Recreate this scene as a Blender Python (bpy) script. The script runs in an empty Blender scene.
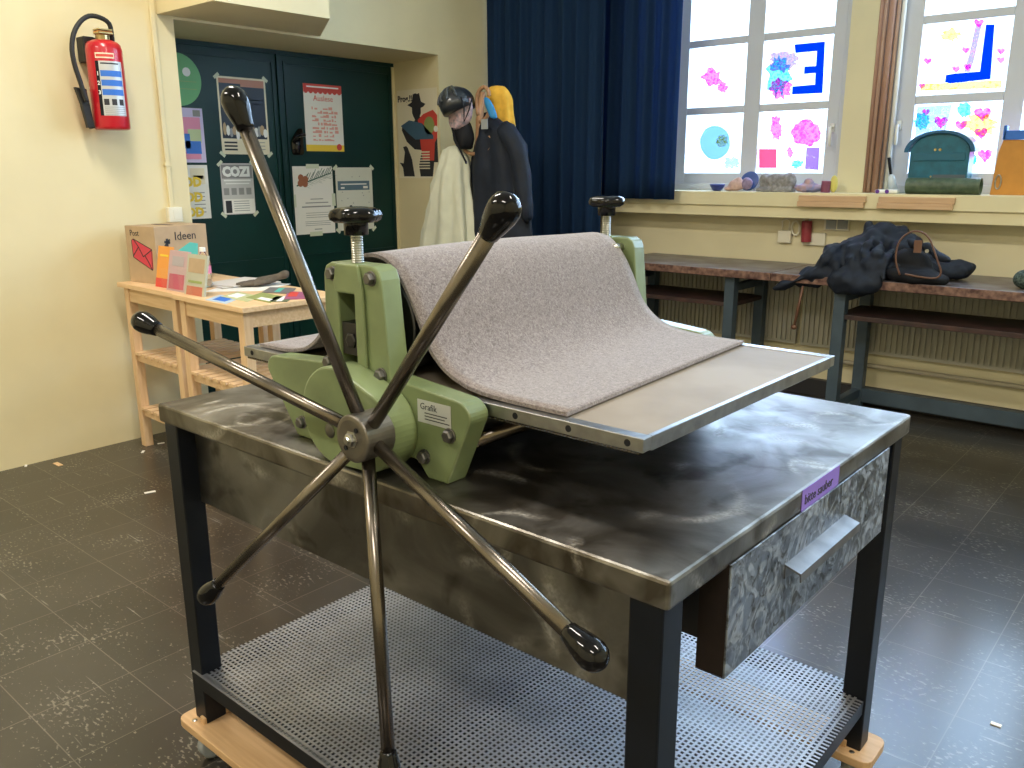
import bpy, bmesh, math, random
from mathutils import Vector, Matrix, Euler
random.seed(7)
C = bpy.context.scene.collection
PI = math.pi
# ------------------------------------------------------------------ camera
FP, YAW, PITCH, ROLL, H = 847.9, -0.71275326, 0.24844603, -0.00364868, 1.35
cy, sy, cp, sp, cr, sr = math.cos(YAW), math.sin(YAW), math.cos(PITCH), math.sin(PITCH), math.cos(ROLL), math.sin(ROLL)
FW = Vector((sy*cp, cy*cp, -sp)); RT = Vector((cy, -sy, 0)); UP = RT.cross(FW)
RX = cr*RT + sr*UP; UX = -sr*RT + cr*UP
cam = bpy.data.cameras.new('camera'); co = bpy.data.objects.new('camera', cam); C.objects.link(co)
cam.sensor_width = 36; cam.lens = FP/1024*36; cam.clip_end = 100; cam.clip_start = .02
m3 = Matrix((RX, UX, -FW)).transposed()
co.matrix_world = Matrix.Translation((0, 0, H)) @ m3.to_4x4()
bpy.context.scene.camera = co
def at(px, py, ax, val):
    """photograph point -> world point on the plane ax = val (surveying helper)"""
    d = RX*((px-512)/FP) - UX*((py-384)/FP) + FW
    i = 'xyz'.index(ax); o = Vector((0, 0, H))
    return o + d*((val-o[i])/d[i])
# ------------------------------------------------------------------ materials
MATS = {}
def nt(name):
    m = bpy.data.materials.new(name); m.use_nodes = True
    n = m.node_tree.nodes; l = m.node_tree.links
    return m, n, l, n['Principled BSDF']
def mat(name, col, rough=.5, metal=0., noise=0., scale=20., bump=0., coat=0., spec=None, stretch=None, col2=None, alpha=None, trans=None, detail=4):
    if name in MATS: return MATS[name]
    m, n, l, b = nt(name)
    b.inputs['Base Color'].default_value = (*col, 1); b.inputs['Roughness'].default_value = rough
    b.inputs['Metallic'].default_value = metal
    if coat: b.inputs['Coat Weight'].default_value = coat
    if spec is not None: b.inputs['Specular IOR Level'].default_value = spec
    if trans: b.inputs['Transmission Weight'].default_value = trans
    if alpha is not None: b.inputs['Alpha'].default_value = alpha
    if noise or col2 or bump:
        tc = n.new('ShaderNodeTexCoord'); mp = n.new('ShaderNodeMapping'); l.new(tc.outputs['Object'], mp.inputs[0])
        if stretch: mp.inputs['Scale'].default_value = stretch
        nz = n.new('ShaderNodeTexNoise'); nz.inputs['Scale'].default_value = scale; nz.inputs['Detail'].default_value = detail
        l.new(mp.outputs[0], nz.inputs['Vector'])
        c2 = col2 or tuple(c*(1-noise) for c in col)
        rp = n.new('ShaderNodeValToRGB'); rp.color_ramp.elements[0].position = .35; rp.color_ramp.elements[1].position = .65
        rp.color_ramp.elements[0].color = (*c2, 1); rp.color_ramp.elements[1].color = (*col, 1)
        l.new(nz.outputs[0], rp.inputs[0])
        if noise or col2: l.new(rp.outputs[0], b.inputs['Base Color'])
        if bump:
            bp = n.new('ShaderNodeBump'); bp.inputs['Strength'].default_value = bump; bp.inputs['Distance'].default_value = .003
            l.new(nz.outputs[0], bp.inputs['Height']); l.new(bp.outputs[0], b.inputs['Normal'])
    MATS[name] = m; return m
def steel(name, c1, c2, r1, r2, swirl=.5, scale=5, strokes=False):
    """ground steel: cloudy patches, grinder arcs and fine ticks"""
    m, n, l, b = nt(name)
    b.inputs['Metallic'].default_value = 1
    def node(t, **k):
        q = n.new(t)
        for a, v in k.items(): setattr(q, a, v)
        return q
    def math_(op, x, y=None):
        q = node('ShaderNodeMath', operation=op)
        for i_, v in enumerate((x, y)):
            if v is None: continue
            if isinstance(v, (int, float)): q.inputs[i_].default_value = v
            else: l.new(v, q.inputs[i_])
        return q.outputs[0]
    def ramp(x, p0, p1, k0=(0, 0, 0), k1=(1, 1, 1)):
        q = node('ShaderNodeValToRGB'); q.color_ramp.elements[0].position = p0; q.color_ramp.elements[1].position = p1
        q.color_ramp.elements[0].color = (*k0, 1); q.color_ramp.elements[1].color = (*k1, 1); l.new(x, q.inputs[0]); return q.outputs[0]
    tc = node('ShaderNodeTexCoord')
    def noise(sc_, det=4, dist=0.):
        q = node('ShaderNodeTexNoise'); q.inputs['Scale'].default_value = sc_; q.inputs['Detail'].default_value = det; q.inputs['Distortion'].default_value = dist
        l.new(tc.outputs['Object'], q.inputs['Vector']); return q
    na = noise(scale, 7, 1.2); nb = noise(scale*2.3, 3, 2.5 if strokes else .5); nf = noise(170, 2)
    arcs = None
    for k, (vs, rad) in enumerate(((scale*.75, .36), (scale*1.1, .30), (scale*.9, .44))):
        mp = node('ShaderNodeMapping'); mp.inputs['Location'].default_value = (k*1.37, k*2.11, k*.7); l.new(tc.outputs['Object'], mp.inputs[0])
        mx = node('ShaderNodeMix', data_type='VECTOR'); mx.inputs['Factor'].default_value = .05; l.new(mp.outputs[0], mx.inputs[4]); l.new(na.outputs['Color'], mx.inputs[5])
        vo = node('ShaderNodeTexVoronoi'); vo.inputs['Scale'].default_value = vs; l.new(mx.outputs[1], vo.inputs['Vector'])
        band = ramp(math_('ABSOLUTE', math_('SUBTRACT', vo.outputs['Distance'], rad)), .0, .055, (1, 1, 1), (0, 0, 0))
        msk = ramp(noise(scale*1.3+k, 1).outputs[0], .50, .62)
        a_ = math_('MULTIPLY', band, msk); arcs = a_ if arcs is None else math_('MAXIMUM', arcs, a_)
    ticks = ramp(nf.outputs[0], .38, .62, (.35, .35, .35), (1, 1, 1))
    arcs = math_('MULTIPLY', arcs, ticks)
    if strokes:
        w_ = noise(scale*1.2, 2, 4.5); st = ramp(w_.outputs[0], .46, .58); arcs = math_('MAXIMUM', arcs, math_('MULTIPLY', st, ramp(noise(60, 3).outputs[0], .35, .6, (.4, .4, .4))))
    base = ramp(na.outputs[0], .36, .64, c1, c2)
    cm = node('ShaderNodeMix', data_type='RGBA'); cm.inputs[7].default_value = (min(1, c2[0]*2.1), min(1, c2[1]*2.1), min(1, c2[2]*2.1), 1)
    l.new(math_('MULTIPLY', arcs, swirl), cm.inputs['Factor']); l.new(base, cm.inputs[6])
    # dark smudges
    dm = node('ShaderNodeMix', data_type='RGBA', blend_type='MULTIPLY'); l.new(ramp(nb.outputs[0], .56, .70), dm.inputs['Factor']); dm.inputs[7].default_value = (.45, .42, .38, 1)
    l.new(cm.outputs[2], dm.inputs[6]); l.new(dm.outputs[2], b.inputs['Base Color'])
    rr = node('ShaderNodeMapRange'); rr.inputs['To Min'].default_value = r1; rr.inputs['To Max'].default_value = r2; rr.inputs['From Min'].default_value = .3; rr.inputs['From Max'].default_value = .7
    l.new(nb.outputs[0], rr.inputs[0]); l.new(math_('ADD', rr.outputs[0], math_('MULTIPLY', arcs, .22)), b.inputs['Roughness'])
    bp = node('ShaderNodeBump'); bp.inputs['Strength'].default_value = .3; bp.inputs['Distance'].default_value = .0006
    l.new(math_('ADD', arcs, nf.outputs[0]), bp.inputs['Height']); l.new(bp.outputs[0], b.inputs['Normal'])
    MATS[name] = m; return m
def floor_mat():
    m, n, l, b = nt('floor_tiles')
    tc = n.new('ShaderNodeTexCoord'); mp = n.new('ShaderNodeMapping'); l.new(tc.outputs['Object'], mp.inputs[0])
    mp.inputs['Location'].default_value = (.125, .14, 0)
    br = n.new('ShaderNodeTexBrick'); br.offset = 0; br.squash = 1
    br.inputs['Scale'].default_value = 1; br.inputs['Brick Width'].default_value = .255; br.inputs['Row Height'].default_value = .255
    br.inputs['Mortar Size'].default_value = .0016; br.inputs['Mortar Smooth'].default_value = .3
    br.inputs['Color1'].default_value = (.030, .026, .021, 1); br.inputs['Color2'].default_value = (.043, .037, .030, 1); br.inputs['Mortar'].default_value = (.12, .105, .085, 1)
    l.new(mp.outputs[0], br.inputs['Vector'])
    n1 = n.new('ShaderNodeTexNoise'); n1.inputs['Scale'].default_value = 2.2; n1.inputs['Detail'].default_value = 6; l.new(tc.outputs['Object'], n1.inputs['Vector'])
    m1 = n.new('ShaderNodeMix'); m1.data_type = 'RGBA'; m1.blend_type = 'MULTIPLY'; m1.inputs['Factor'].default_value = .8
    r1 = n.new('ShaderNodeValToRGB'); r1.color_ramp.elements[0].color = (.42, .42, .42, 1); r1.color_ramp.elements[1].color = (1.35, 1.3, 1.2, 1)
    r1.color_ramp.elements[0].position = .3; r1.color_ramp.elements[1].position = .7
    l.new(n1.outputs[0], r1.inputs[0]); l.new(br.outputs[0], m1.inputs[6]); l.new(r1.outputs[0], m1.inputs[7])
    # chips and flecks of light wear, short streaks
    mp2 = n.new('ShaderNodeMapping'); mp2.inputs['Scale'].default_value = (60, 110, 1); mp2.inputs['Rotation'].default_value = (0, 0, .5); l.new(tc.outputs['Object'], mp2.inputs[0])
    n2 = n.new('ShaderNodeTexNoise'); n2.inputs['Scale'].default_value = 1; n2.inputs['Detail'].default_value = 3; l.new(mp2.outputs[0], n2.inputs['Vector'])
    n3 = n.new('ShaderNodeTexNoise'); n3.inputs['Scale'].default_value = 5; n3.inputs['Detail'].default_value = 5; l.new(tc.outputs['Object'], n3.inputs['Vector'])
    w3 = n.new('ShaderNodeMath'); w3.operation = 'MULTIPLY'; w3.inputs[1].default_value = .65; l.new(n3.outputs[0], w3.inputs[0])
    ad = n.new('ShaderNodeMath'); ad.operation = 'MULTIPLY_ADD'; ad.inputs[1].default_value = 1.35; l.new(n2.outputs[0], ad.inputs[0]); l.new(w3.outputs[0], ad.inputs[2])
    r2 = n.new('ShaderNodeValToRGB'); r2.color_ramp.elements[0].position = .582; r2.color_ramp.elements[1].position = .64
    hf = n.new('ShaderNodeMath'); hf.operation = 'MULTIPLY'; hf.inputs[1].default_value = .5; l.new(ad.outputs[0], hf.inputs[0]); l.new(hf.outputs[0], r2.inputs[0])
    m2 = n.new('ShaderNodeMix'); m2.data_type = 'RGBA'; m2.inputs[7].default_value = (.20, .18, .145, 1)
    sc = n.new('ShaderNodeMath'); sc.operation = 'MULTIPLY'; sc.inputs[1].default_value = .75; l.new(r2.outputs[0], sc.inputs[0])
    l.new(sc.outputs[0], m2.inputs['Factor']); l.new(m1.outputs[2], m2.inputs[6]); 
    # long thin scratches
    last = m2.outputs[2]
    for k, (rot, s) in enumerate(((.4, 1.), (-.7, 1.3), (1.4, .8))):
        mq = n.new('ShaderNodeMapping'); mq.inputs['Rotation'].default_value = (0, 0, rot); mq.inputs['Scale'].default_value = (1.3*s, 26*s, 1); l.new(tc.outputs['Object'], mq.inputs[0])
        nq = n.new('ShaderNodeTexNoise'); nq.inputs['Scale'].default_value = 2.0; nq.inputs['Detail'].default_value = 2; nq.inputs['Distortion'].default_value = .3; l.new(mq.outputs[0], nq.inputs['Vector'])
        rq = n.new('ShaderNodeValToRGB'); rq.color_ramp.elements[0].position = .715; rq.color_ramp.elements[1].position = .75; l.new(nq.outputs[0], rq.inputs[0])
        sq = n.new('ShaderNodeMath'); sq.operation = 'MULTIPLY'; sq.inputs[1].default_value = .5; l.new(rq.outputs[0], sq.inputs[0])
        mx = n.new('ShaderNodeMix'); mx.data_type = 'RGBA'; mx.inputs[7].default_value = (.3, .28, .24, 1)
        l.new(sq.outputs[0], mx.inputs['Factor']); l.new(last, mx.inputs[6]); last = mx.outputs[2]
    l.new(last, b.inputs['Base Color'])
    rr = n.new('ShaderNodeMapRange'); rr.inputs['To Min'].default_value = .3; rr.inputs['To Max'].default_value = .5; l.new(n1.outputs[0], rr.inputs[0]); l.new(rr.outputs[0], b.inputs['Roughness']); b.inputs['Coat Weight'].default_value = .65; b.inputs['Specular IOR Level'].default_value = .25; b.inputs['Coat Roughness'].default_value = .2; b.inputs['Coat IOR'].default_value = 1.55
    bp = n.new('ShaderNodeBump'); bp.inputs['Strength'].default_value = .3; bp.inputs['Distance'].default_value = .001; l.new(n3.outputs[0], bp.inputs['Height']); l.new(bp.outputs[0], b.inputs['Normal'])
    return m
def felt_mat():
    m, n, l, b = nt('grey_felt')
    tc = n.new('ShaderNodeTexCoord')
    a = n.new('ShaderNodeTexNoise'); a.inputs['Scale'].default_value = 210; a.inputs['Detail'].default_value = 5; a.inputs['Distortion'].default_value = 1.5; l.new(tc.outputs['Object'], a.inputs['Vector'])
    r = n.new('ShaderNodeValToRGB'); e = r.color_ramp.elements
    e[0].position = .36; e[0].color = (.14, .117, .115, 1); e[1].position = .64; e[1].color = (.29, .256, .25, 1)
    l.new(a.outputs[0], r.inputs[0]); l.new(r.outputs[0], b.inputs['Base Color']); b.inputs['Roughness'].default_value = 1; b.inputs['Specular IOR Level'].default_value = .1
    b.inputs['Sheen Weight'].default_value = .3
    bp = n.new('ShaderNodeBump'); bp.inputs['Strength'].default_value = .5; bp.inputs['Distance'].default_value = .001; l.new(a.outputs[0], bp.inputs['Height']); l.new(bp.outputs[0], b.inputs['Normal'])
    return m
def wood_mat(name, c1, c2, along='x', scale=6, rough=.5):
    s = {'x': (1, 14, 14), 'y': (14, 1, 14), 'z': (14, 14, 1)}[along]
    return mat(name, c1, rough, col2=c2, scale=scale, stretch=s, bump=.1)
def navy_mat():
    m, n, l, b = nt('navy_curtain_cloth')
    b.inputs['Base Color'].default_value = (.014, .040, .10, 1); b.inputs['Roughness'].default_value = .9; b.inputs['Specular IOR Level'].default_value = .2
    tl = n.new('ShaderNodeBsdfTranslucent'); tl.inputs[0].default_value = (.05, .14, .33, 1); mx = n.new('ShaderNodeMixShader'); mx.inputs[0].default_value = .3
    l.new(b.outputs[0], mx.inputs[1]); l.new(tl.outputs[0], mx.inputs[2]); l.new(mx.outputs[0], n['Material Output'].inputs[0]); return m
M = dict(
 wall=mat('cream_wall_paint', (.76, .665, .41), .65, noise=.06, scale=3, bump=.15),
 wall2=mat('yellow_wall_paint', (.76, .69, .46), .6, noise=.06, scale=3, bump=.1),
 ceil=mat('ceiling_paint', (.8, .78, .68), .8),
 floor=floor_mat(),
 door=mat('dark_green_door_paint', (.003, .034, .028), .42, noise=.25, scale=2, spec=.25),
 doortrim=mat('dark_green_frame_paint', (.003, .028, .026), .42, spec=.25),
 green=mat('light_green_enamel', (.20, .255, .115), .42, noise=.32, scale=9, bump=.08, coat=.2),
 steelTop=steel('ground_steel_top', (.12, .105, .085), (.31, .295, .27), .36, .46, .75, 5),
 steelApron=steel('dark_ground_steel', (.13, .125, .12), (.30, .295, .29), .36, .48, .6, 4),
 steelDrawer=steel('swirl_ground_steel', (.13, .145, .165), (.30, .33, .38), .38, .5, .6, 11, True),
 rod=mat('plain_steel_rod', (.23, .20, .17), .26, 1, noise=.25, scale=18, stretch=(1, 1, 1)),
 bed=mat('worn_bed_plate', (.30, .25, .19), .62, .35, col2=(.20, .16, .115), scale=4, detail=8),
 bededge=mat('bright_steel_edge', (.40, .40, .40), .36, 1, noise=.3, scale=30),
 bolt2=mat('grey_sheet_steel', (.30, .30, .31), .42, .9, noise=.3, scale=20),
 bolt=mat('grey_bolt_steel', (.16, .155, .15), .4, .9),
 zinc=mat('zinc_screw', (.55, .54, .5), .3, 1, noise=.3, scale=60),
 black=mat('black_leg_paint', (.006, .008, .013), .4, noise=.3, scale=12, bump=.05, spec=.3),
 bake=mat('black_bakelite', (.004, .004, .005), .09, spec=.35),
 rubber=mat('black_rubber', (.012, .012, .012), .55),
 roller=mat('dark_roller_steel', (.06, .06, .065), .35, 1),
 shelf=mat('perforated_zinc_sheet', (.46, .46, .48), .45, .7, noise=.35, scale=5),
 felt=felt_mat(),
 ply=wood_mat('dolly_birch', (.62, .40, .21), (.52, .32, .16), 'x'),
 pine=wood_mat('pale_pine_x', (.78, .55, .32), (.68, .45, .24), 'x'),
 piney=wood_mat('pale_pine_y', (.76, .53, .31), (.66, .44, .24), 'y'),
 pinez=wood_mat('pale_pine_z', (.76, .53, .31), (.68, .45, .25), 'z'),
 benchtop=mat('worn_sheen_bench_top', (.19, .17, .18), .35, col2=(.085, .06, .055), scale=9, bump=.2, detail=8),  # lighter tone carries the grey reflection on the top, painted in
 benchedge=mat('chipped_bench_edge', (.26, .15, .11), .6, col2=(.06, .022, .018), scale=34, bump=.4, detail=8),
 benchleg=mat('blue_grey_steel', (.055, .085, .115), .45, noise=.2, scale=10),
 benchshelf=mat('red_brown_shelf', (.075, .035, .028), .5, col2=(.03, .018, .018), scale=8),
 radiator=mat('cream_radiator_enamel', (.43, .41, .33), .45),
 pipe=mat('heating_pipe_paint', (.45, .40, .29), .5),
 navy=navy_mat(),
 frame=mat('hazed_window_frame', (.60, .63, .70), .4),  # bluish window haze mixed into the frame colour
 ledge=mat('ledge_paint', (.80, .72, .46), .5, noise=.05, scale=5),
 strip=wood_mat('beech_strip', (.66, .44, .26), (.58, .37, .21), 'x'),
 skirting=mat('dark_skirting', (.02, .02, .025), .5),
 paper=mat('white_paper', (.82, .80, .74), .7), paperwarm=mat('cream_paper', (.80, .73, .55), .7),
 tape=mat('masking_tape', (.62, .66, .50), .6), ink=mat('dark_ink', (.03, .03, .035), .7), greyink=mat('grey_ink', (.28, .28, .27), .7),
 red=mat('signal_red_enamel', (.50, .008, .020), .28, coat=.3), redflat=mat('flat_red', (.65, .07, .05), .6),
 card=mat('brown_cardboard', (.50, .36, .22), .8, noise=.12, scale=12),
 white=mat('flat_white', (.85, .85, .82), .6), blue=mat('flat_blue', (.03, .16, .60), .5), yellow=mat('flat_yellow', (.85, .60, .05), .6),
 orange=mat('flat_orange', (.80, .33, .06), .5), pink=mat('flat_pink', (.80, .25, .38), .6), teal=mat('teal_print', (.10, .50, .42), .5),
 purple=mat('purple_tape', (.25, .16, .58), .5), brass=mat('brass', (.55, .42, .2), .3, 1),
 lblack=mat('soft_black', (.006, .007, .011), .7, spec=.3), darkcloth=mat('dark_jacket_cloth', (.004, .010, .025), .75, noise=.4, scale=14, bump=.4),
 coat=mat('off_white_cloth', (.66, .67, .54), .85, noise=.08, scale=12), toweld=mat('yellow_towel_cloth', (.88, .50, .06), .9, noise=.2, scale=20, bump=.3),
 bamboo=wood_mat('bentwood_brown', (.46, .26, .14), (.30, .15, .075), 'z'), leather=mat('brown_leather', (.15, .07, .04), .5),
 greenrnd=mat('sticker_green', (.13, .40, .14), .5), grey=mat('mid_grey', (.30, .32, .33), .5), olive=mat('moss', (.30, .36, .12), .7),
 silver=mat('silver_label', (.55, .56, .55), .4, .3), socket=mat('socket_plastic', (.78, .74, .60), .4))
# ------------------------------------------------------------------ mesh helpers
WL = {}
def link(o, parent=None):
    C.objects.link(o)
    if parent is not None: o.parent = parent
    return o
def thing(name, label, cat, loc=(0, 0, 0), rz=0, group=None):
    o = bpy.data.objects.new(name, None); C.objects.link(o); o.empty_display_size = .05
    o.location = loc; o.rotation_euler = (0, 0, rz); o['label'] = label; o['category'] = cat
    if group: o['group'] = group
    WL[o] = Vector(loc); return o
def bmn(): return bmesh.new()
def shade(bm, smooth):
    for f in bm.faces: f.smooth = smooth
def obj(name, bm, m, parent=None, smooth=False, bevel=0, local=False, mods=(), label=None, cat=None, group=None, kind=None, base=None):
    """bm in world coordinates unless local; one mesh object"""
    bmesh.ops.recalc_face_normals(bm, faces=bm.faces)
    shade(bm, smooth)
    if parent is not None and not local: bmesh.ops.translate(bm, verts=bm.verts, vec=-WL[parent])
    loc = Vector((0, 0, 0))
    if parent is None and not local and kind is None and len(bm.verts):
        xs = [v.co.x for v in bm.verts]; ys = [v.co.y for v in bm.verts]; zs = [v.co.z for v in bm.verts]
        loc = Vector(((min(xs)+max(xs))/2, (min(ys)+max(ys))/2, min(zs))) if base is None else Vector(base)
        bmesh.ops.translate(bm, verts=bm.verts, vec=-loc)
    me = bpy.data.meshes.new(name); bm.to_mesh(me); bm.free()
    ms = m if isinstance(m, (list, tuple)) else [m]
    for q in ms: me.materials.append(M[q] if isinstance(q, str) else q)
    o = bpy.data.objects.new(name, me); o.location = loc; link(o, parent)
    WL[o] = (WL[parent] if parent is not None else Vector((0, 0, 0))) + loc
    if bevel:
        b = o.modifiers.new('bevel', 'BEVEL'); b.width = bevel; b.segments = 2; b.limit_method = 'ANGLE'; b.angle_limit = .6
    for q in mods: q(o)
    if label: o['label'] = label
    if cat: o['category'] = cat
    if group: o['group'] = group
    if kind: o['kind'] = kind
    return o
def S(name, bm, m, **k): return obj(name, bm, m, kind='structure', **k)
def T(name, bm, m, label, cat, group=None, **k): return obj(name, bm, m, label=label, cat=cat, group=group, **k)
def box(bm, x0, x1, y0, y1, z0, z1, mi=0, mtx=None):
    vs = [bm.verts.new((x, y, z)) for x in (x0, x1) for y in (y0, y1) for z in (z0, z1)]
    if mtx is not None:
        for v in vs: v.co = mtx @ v.co
    for f in ((0, 1, 3, 2), (4, 6, 7, 5), (0, 4, 5, 1), (2, 3, 7, 6), (0, 2, 6, 4), (1, 5, 7, 3)):
        bm.faces.new([vs[i] for i in f]).material_index = mi
    return bm
def B(*a, **k): return box(bmn(), *a, **k)
def quad(bm, pts, mi=0):
    f = bm.faces.new([bm.verts.new(p) for p in pts]); f.material_index = mi; return f
def frame_of(d):
    d = d.normalized(); a = Vector((0, 0, 1)) if abs(d.z) < .9 else Vector((1, 0, 0))
    u = d.cross(a).normalized(); return u, d.cross(u).normalized()
def tube(bm, pts, rad, seg=12, closed=False, mi=0, cap=True, squash=1):
    pts = [Vector(p) for p in pts]; n = len(pts); rr = rad if isinstance(rad, (list, tuple)) else [rad]*n
    rings = []; u = None
    for i, p in enumerate(pts):
        d = (pts[(i+1) % n if closed else min(i+1, n-1)] - pts[i-1 if closed else max(i-1, 0)]).normalized()
        if u is None: u, w = frame_of(d)
        else:
            u = (u - d*u.dot(d)).normalized(); w = d.cross(u)
        rings.append([bm.verts.new(p + rr[i]*(math.cos(2*PI*k/seg)*u + squash*math.sin(2*PI*k/seg)*w)) for k in range(seg)])
    for i in range(n if closed else n-1):
        a, b = rings[i], rings[(i+1) % n]
        for k in range(seg): bm.faces.new((a[k], a[(k+1) % seg], b[(k+1) % seg], b[k])).material_index = mi
    if cap and not closed:
        bm.faces.new(rings[0]).material_index = mi; bm.faces.new(rings[-1]).material_index = mi
    return bm
def lathe(bm, prof, p0, axis=(0, 0, 1), seg=24, mi=0):
    """prof: (distance along axis, radius)"""
    p0 = Vector(p0); d = Vector(axis).normalized()
    u, w = frame_of(d); rings = []
    for h, r in prof:
        c = p0 + d*h
        rings.append([bm.verts.new(c + max(r, 1e-4)*(math.cos(2*PI*k/seg)*u + math.sin(2*PI*k/seg)*w)) for k in range(seg)])
    for a, b in zip(rings, rings[1:]):
        for k in range(seg): bm.faces.new((a[k], a[(k+1) % seg], b[(k+1) % seg], b[k])).material_index = mi
    bm.faces.new(rings[0]).material_index = mi; bm.faces.new(rings[-1]).material_index = mi
    return bm
def prism(bm, poly, ax, a, b, mi=0):
    """poly in the plane normal to ax (other two coordinates in order), extruded from a to b"""
    def P(q, t):
        return {'x': (t, q[0], q[1]), 'y': (q[0], t, q[1]), 'z': (q[0], q[1], t)}[ax]
    A = [bm.verts.new(P(q, a)) for q in poly]; Bv = [bm.verts.new(P(q, b)) for q in poly]; n = len(poly)
    bm.faces.new(A).material_index = mi; bm.faces.new(Bv).material_index = mi
    for i in range(n): bm.faces.new((A[i], A[(i+1) % n], Bv[(i+1) % n], Bv[i])).material_index = mi
    return bm
def loft(bm, rings, mi=0, cap=True):
    R = [[bm.verts.new(p) for p in r] for r in rings]; n = len(R[0])
    for a, b in zip(R, R[1:]):
        for k in range(n): bm.faces.new((a[k], a[(k+1) % n], b[(k+1) % n], b[k])).material_index = mi
    if cap: bm.faces.new(R[0]); bm.faces.new(R[-1])
    return bm
def ellipsoid(bm, c, r, rot=(0, 0, 0), mi=0, seg=20, rings=12):
    mtx = Matrix.Translation(c) @ Euler(rot).to_matrix().to_4x4() @ Matrix.Diagonal((*r, 1))
    g = bmesh.ops.create_uvsphere(bm, u_segments=seg, v_segments=rings, radius=1, matrix=mtx)
    for f in {f for v in g['verts'] for f in v.link_faces}: f.material_index = mi
    return bm
def rounded(poly, r, seg=4):
    out = []; n = len(poly)
    for i in range(n):
        p = Vector(poly[i][:2]); rad = poly[i][2] if len(poly[i]) > 2 else r
        a = Vector(poly[i-1][:2]) - p; b = Vector(poly[(i+1) % n][:2]) - p
        if rad <= 0: out.append(tuple(p)); continue
        t = min(rad, a.length*.48, b.length*.48); pa = p + a.normalized()*t; pb = p + b.normalized()*t
        for k in range(seg+1):
            s = k/seg; out.append(tuple((1-s)**2*pa + 2*s*(1-s)*p + s*s*pb))
    return out
def text_bm(s, size, mtx, depth=.0006, align='LEFT', bold=0.0):
    cu = bpy.data.curves.new('lettering', 'FONT'); cu.body = s; cu.size = size; cu.extrude = depth; cu.align_x = align; cu.offset = bold; cu.resolution_u = 2
    o = bpy.data.objects.new('lettering', cu); C.objects.link(o); bpy.context.view_layer.update()
    me = bpy.data.meshes.new_from_object(o.evaluated_get(bpy.context.evaluated_depsgraph_get()))
    bpy.data.objects.remove(o); bm = bmn(); bm.from_mesh(me); bpy.data.meshes.remove(me); bpy.data.curves.remove(cu)
    bmesh.ops.transform(bm, matrix=mtx, verts=bm.verts)
    for f in bm.faces: f.material_index = 0
    return bm
def facing_x(x, y, z): return Matrix.Translation((x, y, z)) @ Euler((PI/2, 0, PI/2)).to_matrix().to_4x4()
def facing_my(x, y, z): return Matrix.Translation((x, y, z)) @ Euler((PI/2, 0, 0)).to_matrix().to_4x4()
def mod_subd(n=1):
    def f(o):
        s = o.modifiers.new('subd', 'SUBSURF'); s.levels = n; s.render_levels = n
    return f
def mod_cloth(voxel, strength, size):
    def f(o):
        r = o.modifiers.new('remesh', 'REMESH'); r.mode = 'VOXEL'; r.voxel_size = voxel; r.use_smooth_shade = True
        t = bpy.data.textures.get('folds%g' % size) or bpy.data.textures.new('folds%g' % size, 'CLOUDS'); t.noise_scale = size; t.noise_depth = 1
        d = o.modifiers.new('fold', 'DISPLACE'); d.texture = t; d.strength = strength; d.mid_level = .5
        s = o.modifiers.new('smooth', 'SMOOTH'); s.iterations = 4
    return f
def dup(root, loc, label, group=None, rz=None):
    r = root.copy(); C.objects.link(r); r.location = loc; r['label'] = label
    if rz is not None: r.rotation_euler = (0, 0, rz)
    if group: r['group'] = group
    for ch in [o for o in C.objects if o.parent == root]:
        c = ch.copy(); C.objects.link(c); c.parent = r
        for g in [o for o in C.objects if o.parent == ch]:
            d = g.copy(); C.objects.link(d); d.parent = c
    return r
# ================================================================== ROOM
XL, YW, ZC = -4.22, 5.04, 3.5           # left wall face, window wall face, ceiling
XR, YB = 2.6, -2.6
XD = -4.66                                # door plane in its deep niche
S('floor', B(XD-.3, XR, YB, YW+.1, -.1, 0), 'floor')
S('ceiling', B(XD-.3, XR+.1, YB-.1, YW+.5, ZC, ZC+.1), 'ceil')
S('wall_right', B(XR, XR+.1, YB, YW+.5, 0, ZC), 'wall')
S('wall_back', B(XD-.3, XR+.1, YB-.1, YB, 0, ZC), 'wall')
D0, D1, DZ = 2.325, 4.155, 2.075
bm = bmn(); box(bm, XD-.1, XL, YB, D0, 0, ZC); box(bm, XD-.1, XL, D1, YW+.4, 0, ZC); box(bm, XD-.1, XL, D0, D1, DZ, ZC)
box(bm, XD-.1, XD+.01, D0, D1, DZ-.020, DZ)
prism(bm, [(XD+.01, DZ-.020), (XL, DZ), (XD+.01, DZ)], 'y', D0, D1) if 0 else None
for v_ in ([(XD+.002, D0, DZ-.021), (XD+.002, D1, DZ-.021), (XL, D1, DZ-.0005), (XL, D0, DZ-.0005)],): quad(bm, v_)
S('wall_left', bm, 'wall')
# a boxed-in beam above the door that ends over it
bm = bmn()
A = [(-4.22, 2.24), (-4.22, 3.215), (-3.70, 2.885), (-3.70, 2.24)]
prism(bm, A, 'z', 2.088, ZC)
S('trim_1', bm, 'wall')
S('wall_niche', B(XD-.2, XD-.1, D0-.05, D1+.05, 0, ZC), 'wall')
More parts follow.
